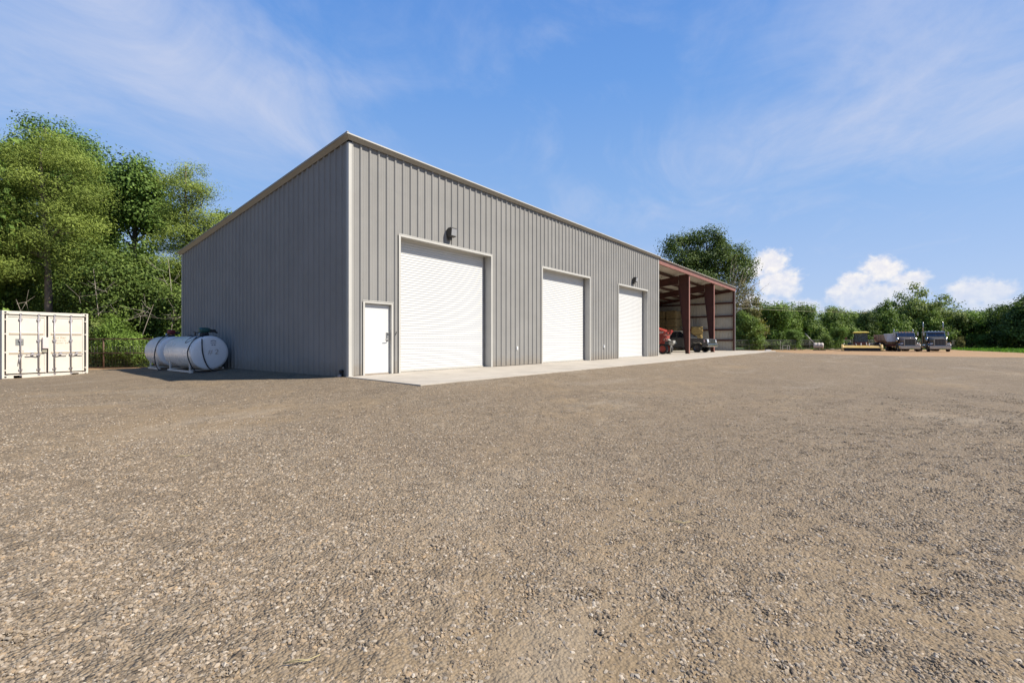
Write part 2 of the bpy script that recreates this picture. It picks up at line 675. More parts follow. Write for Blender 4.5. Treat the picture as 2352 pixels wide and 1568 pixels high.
# loose stones lying on the near part of the yard (scattered by geometry nodes, one object)
def build_gravel():
    n1, n2 = 150, 190
    Zs = 1.25 * (15.5 / 1.25) ** np.linspace(0, 1, n1)
    ks = np.linspace(-1.45, 1.45, n2)
    Zg, kg = np.meshgrid(Zs, ks, indexing='ij')
    Xg = Zg * kg
    wx = CAM[0] + Xg * RX + Zg * FX
    wy = CAM[1] + Xg * RY + Zg * FY
    wz = ground_z(wx, wy) - .002
    v = np.stack([wx.ravel(), wy.ravel(), wz.ravel()], 1)
    idx = np.arange(n1 * n2).reshape(n1, n2)
    q = np.stack([idx[:-1, :-1], idx[:-1, 1:], idx[1:, 1:], idx[1:, :-1]], -1).reshape(-1, 4)
    me = mesh_np('gravel', v, q)
    lane, lawn, patch = zones(wx.ravel(), wy.ravel())
    Zf = Zg.ravel()
    dens = 7200 * np.exp(-np.maximum(Zf - 2.5, 0) / 3.0) * np.clip((15.5 - Zf) / 4, 0, 1)
    dens *= np.clip(1.15 - 2.2 * np.clip(patch - .53, 0, .35), .5, 1.15)
    dens *= .70 + .62 * fbm(wx.ravel() * 2.3, wy.ravel() * 2.3, 55, 3)
    on_apron = (wx.ravel() > -.62) & (wy.ravel() > -3.62)
    dens[on_apron] = 0
    a = me.attributes.new('dens', 'FLOAT', 'POINT')
    a.data.foreach_set('value', dens.astype(np.float32))
    o = bpy.data.objects.new('gravel', me)
    lnk(o)
    tag(o, 'loose tan and grey pebbles strewn over the near yard', None, None, 'stuff')
    # stone material
    m = bpy.data.materials.new('pebbles')
    m.use_nodes = True
    g = NT(m.node_tree)
    b = g.n['Principled BSDF']
    at_ = g.node('ShaderNodeAttribute', attribute_name='tint', attribute_type='INSTANCER')
    tc = g.node('ShaderNodeTexCoord')
    nz = g.noise(tc.outputs['Object'], 1.6, 4, .6)
    c = g.mix(.25, g.mix(1.0, g.ramp(at_.outputs['Fac'], STONES), (1.16, 1.17, 1.22), 'MULTIPLY'), g.mix(nz, (.12, .09, .062), (.26, .205, .145)))
    g.put(b.inputs['Base Color'], c)
    b.inputs['Roughness'].default_value = .8
    b.inputs['Specular IOR Level'].default_value = .18
    ng = bpy.data.node_groups.new('scatter_pebbles', 'GeometryNodeTree')
    ng.interface.new_socket('Geometry', in_out='INPUT', socket_type='NodeSocketGeometry')
    ng.interface.new_socket('Geometry', in_out='OUTPUT', socket_type='NodeSocketGeometry')
    g = NT(ng)
    gi = g.node('NodeGroupInput')
    go = g.node('NodeGroupOutput')
    dp = g.node('GeometryNodeDistributePointsOnFaces')
    g.l.new(gi.outputs[0], dp.inputs['Mesh'])
    na = g.node('GeometryNodeInputNamedAttribute', data_type='FLOAT')
    na.inputs['Name'].default_value = 'dens'
    g.l.new(na.outputs[0], dp.inputs['Density'])
    dp.inputs['Seed'].default_value = 4

    def rv(kind, lo, hi, seed):
        n = g.node('FunctionNodeRandomValue', data_type=kind)
        outs = {'FLOAT': 1, 'FLOAT_VECTOR': 0, 'INT': 2}
        if kind == 'FLOAT':
            n.inputs[2].default_value = lo
            n.inputs[3].default_value = hi
        elif kind == 'FLOAT_VECTOR':
            n.inputs[0].default_value = lo
            n.inputs[1].default_value = hi
        else:
            n.inputs[4].default_value = lo
            n.inputs[5].default_value = hi
        n.inputs['Seed'].default_value = seed
        return n.outputs[outs[kind]]
    join = g.node('GeometryNodeGeometryToInstance')
    for k in range(6):
        ico = g.node('GeometryNodeMeshIcoSphere')
        ico.inputs['Radius'].default_value = 1.0
        ico.inputs['Subdivisions'].default_value = 2
        sp = g.node('GeometryNodeSetPosition')
        g.l.new(ico.outputs[0], sp.inputs['Geometry'])
        pos = g.node('GeometryNodeInputPosition')
        ntx = g.node('ShaderNodeTexNoise', noise_dimensions='4D')
        g.l.new(pos.outputs[0], ntx.inputs['Vector'])
        ntx.inputs['W'].default_value = k * 7.3
        ntx.inputs['Scale'].default_value = .9
        vm = g.node('ShaderNodeVectorMath', operation='SUBTRACT')
        g.l.new(ntx.outputs['Color'], vm.inputs[0])
        vm.inputs[1].default_value = (.5, .5, .5)
        vs = g.node('ShaderNodeVectorMath', operation='SCALE')
        g.l.new(vm.outputs[0], vs.inputs[0])
        vs.inputs['Scale'].default_value = 1.5
        g.l.new(vs.outputs[0], sp.inputs['Offset'])
        tr = g.node('GeometryNodeTransform')
        g.l.new(sp.outputs[0], tr.inputs['Geometry'])
        tr.inputs['Scale'].default_value = (1.2, .92 - .05 * k, .52 + .06 * k)
        smt = g.node('GeometryNodeSetMaterial')
        smt.inputs['Material'].default_value = m
        g.l.new(tr.outputs[0], smt.inputs['Geometry'])
        g.l.new(smt.outputs[0], join.inputs[0])
    ip = g.node('GeometryNodeInstanceOnPoints')
    g.l.new(dp.outputs['Points'], ip.inputs['Points'])
    g.l.new(join.outputs[0], ip.inputs['Instance'])
    ip.inputs['Pick Instance'].default_value = True
    g.l.new(rv('INT', 0, 5, 3), ip.inputs['Instance Index'])
    g.l.new(rv('FLOAT_VECTOR', (-.35, -.35, 0), (.35, .35, 6.28), 5), ip.inputs['Rotation'])
    r1 = rv('FLOAT', 0, 1, 9)
    pw = g.m('POWER', r1, 4.2)
    sz = g.add(.0034, g.mul(pw, .0100))
    g.l.new(sz, ip.inputs['Scale'])
    sa = g.node('GeometryNodeStoreNamedAttribute', data_type='FLOAT', domain='INSTANCE')
    g.l.new(ip.outputs[0], sa.inputs['Geometry'])
    sa.inputs['Name'].default_value = 'tint'
    vsock = [s_ for s_ in sa.inputs if s_.name == 'Value' and s_.enabled][0]
    g.l.new(rv('FLOAT', 0, 1, 13), vsock)
    g.l.new(sa.outputs[0], go.inputs[0])
    md = o.modifiers.new('scatter', 'NODES')
    md.node_group = ng


build_gravel()

# ------------------------------------------------------------------ concrete apron and shed floor
LB, LC, DB = 46.0, 23.74, 12.93       # building length, length of the closed part, depth


def build_apron():
    root = thing('concrete_apron', 'pale concrete apron running along the front of the grey shop', None)
    root['kind'] = 'structure'
    xs = [-.12, 6.9, 13.9, 20.9, 27.9, 34.9, 41.9, 47.6]
    for i in range(len(xs) - 1):
        a, b = xs[i] + .006, xs[i + 1] - .006
        mb = MB()
        bev = .012
        al = a if i else -.5
        mb.hexa([(al, -3.55, -.25), (b, -3.55, -.25), (b, -.012, -.25), (a, -.012, -.25), (al, -3.55, 0), (b, -3.55, 0), (b, -.012, 0), (a, -.012, 0)])
        mb.obj('slab_panel', M_conc, root, bevel=.008)
    mb = MB()
    for i in range(3):
        a, b = (LC + .02, 31.0, 38.4, LB - .02)[i] + .005, (LC + .02, 31.0, 38.4, LB - .02)[i + 1] - .005
        mb = MB().box(a, -.006, -.25, b, DB - .02, -.002)
        mb.obj('slab_panel', M_conc, root)
    return root


build_apron()

# ------------------------------------------------------------------ the steel building
BLD = thing('metal_building', 'long grey ribbed steel shop with three white roll up doors and open shed end', 'building')
RIB = .305
PROF = [(0, .038), (.022, .038), (.042, 0), (.098, 0), (.105, .0035), (.121, .0035), (.128, 0), (.180, 0), (.187, .0035), (.203, .0035), (.210, 0), (.254, 0), (.281, .038), (.305, .038)]


def prof_clip(a, b, c, d):
    """panel profile between c and d for a panel that spans a..b"""
    pts = [(a + t, h) for t, h in PROF]
    out = []

    def hat(x):
        for (x0, h0), (x1, h1) in zip(pts[:-1], pts[1:]):
            if x0 <= x <= x1:
                return h0 + (h1 - h0) * (x - x0) / max(1e-9, x1 - x0)
        return pts[-1][1]
    out.append((c, hat(c)))
    out += [(x, h) for x, h in pts if c + 1e-4 < x < d - 1e-4]
    out.append((d, hat(d)))
    return out


OPEN = [(.455, 1.455, 2.115), (1.74, 6.14, 4.26), (9.60, 14.0, 4.26), (17.40, 21.80, 4.26)]   # u0, u1, head height


def front_wall():
    x = .065
    while x < LC - .05:
        a, b = x, min(x + RIB, LC - .03)
        mb = MB()
        cuts = [(a, b, 0.0)]
        for (o0, o1, hh) in OPEN:
            new = []
            for (c, d, z0) in cuts:
                if o1 <= c or o0 >= d:
                    new.append((c, d, z0))
                    continue
                if o0 > c:
                    new.append((c, o0, z0))
                new.append((max(c, o0), min(d, o1), hh))
                if o1 < d:
                    new.append((o1, d, z0))
            cuts = new
        for (c, d, z0) in cuts:
            if d - c < .004:
                continue
            pr = prof_clip(a, a + RIB, c, d)
            lo = [(u, -h, z0 + .012 if z0 < 1 else z0) for u, h in pr]
            bse = len(mb.v)
            mb.extr(lo, (0, 0, 6.63 - lo[0][2]), cap=False, closed=False)
        mb.obj('wall_panel', M_wall, BLD, fix=False)
        x += RIB


def side_wall():
    y = .06
    while y < DB - .05:
        a, b = y, min(y + RIB, DB - .02)
        pr = prof_clip(a, a + RIB, a, b)
        mb = MB()
        n = len(pr)
        lo = [(-h, v, -.06) for v, h in pr]
        hi = [(-h, v, 6.63 - .134 * v) for v, h in pr]
        mb.v = lo + hi
        for i in range(n - 1):
            mb.face((i + 1, i, n + i, n + i + 1))
        mb.obj('wall_panel', M_wall, BLD, fix=False)
        y += RIB


def ribbed_sheet(name, p0, dirv, nrm, length, z0, ztop, m):
    """wall of 0.915 m wide ribbed sheets, one object each"""
    k = 0
    while k * .915 < length - .01:
        L = min(.915, length - k * .915)
        pr = []
        for j in range(3):
            pr += [(j * RIB + t, h) for t, h in PROF if j * RIB + t <= L + 1e-6 and not (j and t == 0)]
        mb = MB()
        n = len(pr)
        lo, hi = [], []
        for t, h in pr:
            x = p0[0] + dirv[0] * (k * .915 + t) + nrm[0] * h
            y = p0[1] + dirv[1] * (k * .915 + t) + nrm[1] * h
            lo.append((x, y, z0))
            hi.append((x, y, ztop(x, y)))
        mb.v = lo + hi
        for i in range(n - 1):
            mb.face((i, i + 1, n + i + 1, n + i))
        mb.obj(name, m, BLD, fix=False)
        k += 1


front_wall()
side_wall()
rz_ = lambda x, y: 6.60 - .134 * y
ribbed_sheet('wall_panel', (LB, .05), (0, 1), (1, 0), DB - .05, .01, rz_, M_shedin)        # end wall of the open shed
ribbed_sheet('wall_panel', (0, DB), (1, 0), (0, 1), LB, -.06, rz_, M_shedin)             # back wall
ribbed_sheet('wall_panel', (LC + .02, .15), (0, 1), (1, 0), DB - .2, .01, rz_, M_shedin)  # partition

# trims
mb = MB().extr([(-.036, -.036, -.05), (.105, -.036, -.05), (.105, -.033, -.05), (-.033, -.033, -.05), (-.033, .10, -.05), (-.036, .10, -.05)], (0, 0, 6.60))
mb.obj('corner_trim', M_trim, BLD)
mb = MB().extr([(LC - .10, -.038, 0), (LC + .03, -.038, 0), (LC + .03, .15, 0), (LC + .027, .15, 0), (LC + .027, -.035, 0), (LC - .10, -.035, 0)], (0, 0, 6.56))
mb.obj('corner_trim', M_trim, BLD)
mb = MB().extr([(-.036, DB - .10, -.05), (-.036, DB + .05, -.05), (.1, DB + .05, -.05), (.1, DB + .047, -.05), (-.033, DB + .047, -.05), (-.033, DB - .10, -.05)], (0, 0, 4.92))
mb.obj('corner_trim', M_trim, BLD)
ev = [(-.040, 6.606), (-.048, 6.600), (-.060, 6.612), (-.160, 6.686), (-.178, 6.690), (-.178, 6.716), (-.15, 6.720), (.02, 6.722), (.02, 6.69)]
mb = MB()
rings = []
for u_, k in ((0, 1), (LC + .05, 0)):
    rings.append([((v_ if k else 0) + (u_ if not k else 0), v_, z_) for v_, z_ in ev])
mb.loft(rings)
mb.obj('eave_trim', M_trimd, BLD)
mb = MB()
rings = []
for yy, k in ((0, 1), (DB + .15, 0)):
    rings.append([(v_, (v_ if k else yy), z_ - .134 * (v_ if k else yy)) for v_, z_ in [(a, b) for a, b in ev]])
mb.loft(rings)
mb.obj('rake_trim', M_trimd, BLD)
# bright lip along the top of the eave
MB().box(-.180, -.186, 6.694, LC + .05, -.12, 6.730).obj('eave_lip', M_trim, BLD)
mb = MB().bar((-.152, -.18, 6.731 + .024), (-.152, DB + .15, 6.731 - .134 * (DB + .15)), .06, .010)
mb.obj('rake_lip', M_trim, BLD)

# roof, closed part and open part (ribs run down the slope)
def roof_part(x0, x1, m, y0):
    x = x0
    mb = MB()
    while x < x1 - .02:
        L = min(.915, x1 - x)
        top = [(x, y0, 6.705 - .134 * y0), (x + L, y0, 6.705 - .134 * y0), (x + L, DB + .1, 6.705 - .134 * (DB + .1)), (x, DB + .1, 6.705 - .134 * (DB + .1))]
        mb.hexa([(p[0], p[1], p[2] - .035) for p in top] + top)
        x += .915
        mb.bar((x, y0, 6.70 - .134 * y0), (x, DB + .1, 6.70 - .134 * (DB + .1)), .05, .04)
    return mb


roof_part(-.1, LC + .03, M_wall, -.12).obj('roof', M_wall, BLD)
x = LC + .04
while x < LB + .05:
    L = min(.915, LB + .08 - x)
    y0, y1 = -.16, DB + .1
    mb = MB()
    zt = lambda y: 6.62 - .134 * y
    mb.hexa([(x, y0, zt(y0) - .02), (x + L - .004, y0, zt(y0) - .02), (x + L - .004, y1, zt(y1) - .02), (x, y1, zt(y1) - .02), (x, y0, zt(y0)), (x + L - .004, y0, zt(y0)), (x + L - .004, y1, zt(y1)), (x, y1, zt(y1))])
    mb.bar((x + .03, y0 - .01, zt(y0) + .022), (x + .03, y1, zt(y1) + .022), .06, .04)
    mb.bar((x + .46, y0 - .01, zt(y0) + .022), (x + .46, y1, zt(y1) + .022), .06, .04)
    mb.obj('roof_panel', M_shedin, BLD)
    x += .915

# red steel frame of the open shed
def I_frame(u0, wall_end=False):
    tf = .014
    fw = .26
    y0 = .05
    zt = 6.60 - .2 - .134 * y0
    d0, d1 = .27, .85
    mb = MB()
    # column: web, outer flange, inner flange, base plate
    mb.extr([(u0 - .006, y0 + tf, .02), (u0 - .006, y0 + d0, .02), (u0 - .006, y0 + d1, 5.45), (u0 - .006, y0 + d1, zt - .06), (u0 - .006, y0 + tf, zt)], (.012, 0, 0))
    MB().box(u0 - fw / 2, y0, .021, u0 + fw / 2, y0 + tf - .001, zt).obj('flange', M_red_sunlit, BLD)  # front flange takes the sun-brightened red, so its light is painted in
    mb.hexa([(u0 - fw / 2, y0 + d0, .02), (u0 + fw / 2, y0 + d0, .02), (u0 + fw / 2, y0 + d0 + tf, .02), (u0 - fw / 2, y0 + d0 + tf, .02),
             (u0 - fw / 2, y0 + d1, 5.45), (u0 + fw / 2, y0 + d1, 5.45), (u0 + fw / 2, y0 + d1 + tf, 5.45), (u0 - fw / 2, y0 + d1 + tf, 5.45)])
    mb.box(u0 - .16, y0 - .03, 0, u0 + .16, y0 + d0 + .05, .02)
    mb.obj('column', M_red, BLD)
    # rafter
    mb = MB()
    ya, yb = y0 + d1 + tf + .002, DB - .15
    ta = lambda y: 6.60 - .215 - .134 * y
    mb.extr([(u0 - .006, ya, ta(ya) - .62), (u0 - .006, ya + 3.5, ta(ya + 3.5) - .46), (u0 - .006, yb, ta(yb) - .50), (u0 - .006, yb, ta(yb)), (u0 - .006, ya, ta(ya))], (.012, 0, 0))
    mb.bar((u0, ya, ta(ya) + .006), (u0, yb, ta(yb) + .006), .2, .012)
    mb.bar((u0, ya, ta(ya) - .626), (u0, ya + 3.5, ta(ya + 3.5) - .466), .2, .012)
    mb.bar((u0, ya + 3.5, ta(ya + 3.5) - .466), (u0, yb, ta(yb) - .506), .2, .012)
    mb.obj('rafter', M_red, BLD)
    MB().box(u0 - .1, DB - .35, 0, u0 + .1, DB - .15, ta(DB - .15)).obj('column', M_red, BLD)


for u0 in (30.72, 38.05):
    I_frame(u0)
# end-wall frame: corner column and end rafter, girts
MB().box(LB - .22, .03, 0, LB - .02, .17, 6.35).obj('column', M_red, BLD)
mb = MB().bar((LB - .12, .2, 6.36), (LB - .12, DB - .1, 6.36 - .134 * (DB - .1)), .12, .26)
mb.obj('rafter', M_red, BLD)
mb = MB().bar((LC + .2, .2, 6.36), (LC + .2, DB - .1, 6.36 - .134 * (DB - .1)), .2, .3)
mb.obj('rafter', M_red, BLD)
for z in (1.10, 2.22, 3.66, 5.05):
    mb = MB()
    yend = min(DB - .1, (6.3 - z) / .134)
    mb.box(LB - .19, .18, z - .05, LB - .006, yend, z + .05)
    mb.box(LB - .2, .18, z - .085, LB - .186, yend, z + .085)
    mb.obj('girt', M_red, BLD)
for z in (1.2, 2.7, 4.0):
    MB().box(LC + .3, DB - .19, z - .08, LB - .3, DB - .01, z + .08).obj('girt', M_red, BLD)
MB().box(LB - .06, -.02, 0, LB + .09, .03, 6.42).obj('corner_trim', mat('grey_end_trim', (.21, .20, .19), .45, 0, .04, 2), BLD)
y = 1.45
while y < DB - .5:
    z = 6.60 - .035 - .134 * y
    mb = MB()
    mb.box(LC + .12, y - .004, z - .23, LB - .05, y + .004, z)
    mb.box(LC + .12, y, z - .008, LB - .05, y + .07, z)
    mb.box(LC + .12, y - .07, z - .235, LB - .05, y, z - .227)
    mb.obj('purlin', M_red, BLD)
    y += 1.25
MB().extr([(LC + .04, -.035, 6.27), (LC + .04, .04, 6.25), (LC + .04, .04, 6.57), (LC + .04, -.05, 6.575)], (LB + .07 - LC, 0, 0)).obj('eave_strut', M_red_sunlit, BLD)  # same painted-in sunlight as the column flanges


# roll-up doors
def roller_door(u0, u1, ztop):
    dep = .30
    d = bpy.data.objects.new('roller_door', None)
    lnk(d, BLD)
    d.location = (0, 0, 0)
    pitch = .0826
    n = int((ztop - .06) / pitch) + 1
    mb = MB()
    pr = [(0.002, 0), (-.003, .012), (-.008, .028), (-.010, .040), (-.008, .054), (-.001, .068), (.003, .076), (.002, pitch)]
    mb.extr([(u0 - .03, v_, z_) for v_, z_ in pr], (u1 - u0 + .06, 0, 0), cap=False, closed=False)
    for f in range(len(mb.sm)):
        mb.sm[f] = True
    me = mb.mesh('slat')
    me.materials.append(M_white)
    for k in range(n):
        o = bpy.data.objects.new('slat', me)
        lnk(o, d)
        o.location = (0, dep, .055 + k * pitch)
    MB().box(u0, dep - .03, .012, u1, dep + .02, .056).obj('bottom_bar', M_trim, d, bevel=.004)
    for a, b in ((u0, u0 + .035), (u1 - .085, u1)):
        mb = MB()
        mb.box(a, dep - .035, .01, b, dep - .022, ztop)
        mb.obj('guide_rail', mat('grey_guide_steel', (.22, .21, .195), .5, .2), d)
    # surround
    t = .075
    f = MB()
    f.box(u0 - t, -.045, .004, u0, -.038, ztop + t)
    f.box(u0 - .006, -.038, .004, u0, dep - .036, ztop)
    f.obj('jamb_trim', M_trim, d)
    f = MB()
    f.box(u1, -.045, .004, u1 + t, -.038, ztop + t)
    f.box(u1, -.038, .004, u1 + .006, dep - .036, ztop)
    f.obj('jamb_trim', M_trim, d)
    f = MB()
    f.extr([(u0 + .001, -.050, ztop), (u0 + .001, -.047, ztop + t + .01), (u0 + .001, -.034, ztop + t + .01), (u0 + .001, -.034, ztop + .006), (u0 + .001, dep + .05, ztop + .006), (u0 + .001, dep + .05, ztop)], (u1 - u0 - .002, 0, 0))
    f.box(u0 - t, -.052, ztop + t - .012, u1 + t, -.046, ztop + t + .012)
    f.obj('head_trim', M_trim, d)
    MB().box(u0, .0, -.002, u1, dep + .1, .004).obj('threshold', M_conc, d)
    MB().box(u0 - .1, dep + .06, -.1, u1 + .1, dep + .07, ztop + .1).obj('liner', M_dark, d)
    return d


for (a, b, h) in OPEN[1:]:
    roller_door(a + .035, b - .035, h - .035)

# walk-in door
pd = bpy.data.objects.new('door', None)
lnk(pd, BLD)
MB().box(.492, .062, .035, 1.418, .105, 2.075).obj('leaf', M_doorw, pd, bevel=.003)
MB().box(.49, .05, .0, 1.42, .13, .03).obj('sill', mat('tan_sill', (.36, .29, .22), .6), pd)
f = MB()
f.box(.425, -.045, .004, .485, -.036, 2.15)
f.box(.478, -.036, .004, .487, .12, 2.09)
f.obj('jamb_trim', M_trim, pd)
f = MB()
f.box(1.425, -.045, .004, 1.485, -.036, 2.15)
f.box(1.423, -.036, .004, 1.432, .12, 2.09)
f.obj('jamb_trim', M_trim, pd)
f = MB()
f.box(.4855, -.046, 2.09, 1.4245, -.036, 2.15)
f.box(.41, -.055, 2.145, 1.5, -.0465, 2.168)
f.box(.488, -.036, 2.082, 1.422, .12, 2.092)
f.obj('head_trim', M_trim, pd)
k = MB().box(1.30, .030, 1.00, 1.385, .062, 1.26)
k.obj('keypad_lock', M_steel, pd, bevel=.012)
k = MB()
for r_ in range(4):
    for c_ in range(3):
        k.box(1.318 + c_ * .018, .026, 1.16 + r_ * .02, 1.33 + c_ * .018, .0295, 1.174 + r_ * .02)
k.obj('key_button', M_dark, pd)
k = MB().tube([(1.345, .03, 1.035), (1.345, -.02, 1.035), (1.30, -.03, 1.035), (1.20, -.03, 1.033)], .010, 8)
k.obj('handle', M_steel, pd)
MB().box(.482, .03, 1.3, .492, .06, 1.42).obj('hinge', M_steel, pd)
MB().box(.482, .03, .3, .492, .06, .42).obj('hinge', M_steel, pd)
MB().box(.482, .03, 1.8, .492, .06, 1.92).obj('hinge', M_steel, pd)
# panel screws: small rows of fasteners on the near sheets
sc = MB()
for z in (.35, 1.6, 2.75, 4.6, 5.6):
    x = .065 + RIB
    while x < 9.3:
        if not any(o0 - .05 < x < o1 + .05 and z < hh + .1 for o0, o1, hh in OPEN):
            sc.box(x + .055, -.006, z - .006, x + .067, 0, z + .006)
        x += RIB
o = sc.obj('screws', M_steel, BLD)
o['kind'] = 'stuff'
# dark round smudge on the shaded wall is a dent patch: shallow disc of tar paint
# ------------------------------------------------------------------ small fixtures on the walls
def wall_light(u, z, label):
    t = thing('wall_light', label, 'wall light', (u, -.034, z), 0, 'flood lights over the roll up doors')
    t.scale = (.86, .86, .86)
    w = .155
    b = MB()
    b.extr([(-w, 0, -.12), (-w, -.10, -.20), (-w, -.262, -.17), (-w, -.30, .13), (-w, -.26, .17), (-w, -.10, .16), (-w, 0, .08)], (2 * w, 0, 0))
    b.obj('housing', M_bronze, t, bevel=.012)
    # sloping lens in a thin frame
    b = MB().extr([(-w + .02, -.266, -.15), (-w + .02, -.299, .110), (-w + .02, -.309, .107), (-w + .02, -.276, -.153)], (2 * w - .04, 0, 0))
    b.obj('lens', M_glass_lamp, t)
    MB().box(-.09, -.1, -.30, .09, -.01, -.19).obj('ballast_box', M_bronze, t, bevel=.02)
    return t


wall_light(3.86, 4.72, 'bronze flood light above the nearest and widest looking roll up door')
wall_light(19.45, 4.72, 'small dark flood light above the farthest roll up door')


def outlet(u, label):
    t = thing('outlet_box', label, 'outlet', (u, -.002, .70), 0, 'weatherproof outlets on the front wall')
    MB().box(-.045, -.07, -.07, .045, 0, .07).obj('cover', M_plast_w, t, bevel=.008)
    MB().box(-.03, -.078, -.05, .03, -.0705, .055).obj('lid', mat('pale_grey_plastic', (.55, .55, .54), .4), t, bevel=.003)


outlet(7.74, 'white outlet box on the wall between the first and second roll up doors')
outlet(15.57, 'white outlet box on the wall between the second and third roll up doors')
t = thing('door_hook', 'small black hook on the wall between the walk in door and nearest roll up door', 'hook', (1.585, -.004, 1.22))
MB().tube([(-.012, 0, -.03), (-.012, -.05, -.035), (.0, -.06, .0), (.02, -.05, .05), (.024, 0, .055)], .009, 6).obj('hook', M_rubber, t)
t = thing('corner_pipe', 'short black pipe stub with cap at the foot of the dark side wall', 'pipe', (-.06, .30, -.08))
MB().tube([(0, 0, -.06), (0, 0, .20)], .05, 12).obj('pipe', M_rubber, t)
MB().tube([(0, 0, .08), (-.10, -.04, .08)], .045, 12).obj('elbow', mat('grey_pvc', (.20, .20, .21), .4), t)
MB().lathe([(0, .25), (.05, .25), (.06, .24), (.06, .19), (.05, .19)], axis='z', n=14).obj('cap', M_rubber, t)
#NEXT

# ------------------------------------------------------------------ shipping container
def text_mesh(name, txt, size, m, parent, loc, rot, depth=.002, shear=0.0, space=1.0):
    cu = bpy.data.curves.new(name, 'FONT')
    cu.body = txt
    cu.size = size
    cu.shear = shear
    cu.space_character = space
    cu.extrude = depth
    cu.align_x = 'CENTER'
    tmp = bpy.data.objects.new(name + '_tmp', cu)
    COL.objects.link(tmp)
    dg = bpy.context.evaluated_depsgraph_get()
    me = bpy.data.meshes.new_from_object(tmp.evaluated_get(dg))
    bpy.data.objects.remove(tmp)
    me.materials.clear()
    me.materials.append(m)
    o = bpy.data.objects.new(name, me)
    lnk(o, parent)
    o.location = loc
    o.rotation_euler = rot
    return o


M_cream = mat('cream_container_paint', (.58, .535, .46), .5, 0, .03, 1.2, .06, 6, .22, (.47, .39, .29))
M_gask = mat('dark_door_gasket', (.075, .055, .053), .7, 0, .1, 8)
M_galv = mat('galvanised_bar', (.34, .32, .33), .45, .5, .06, 12)


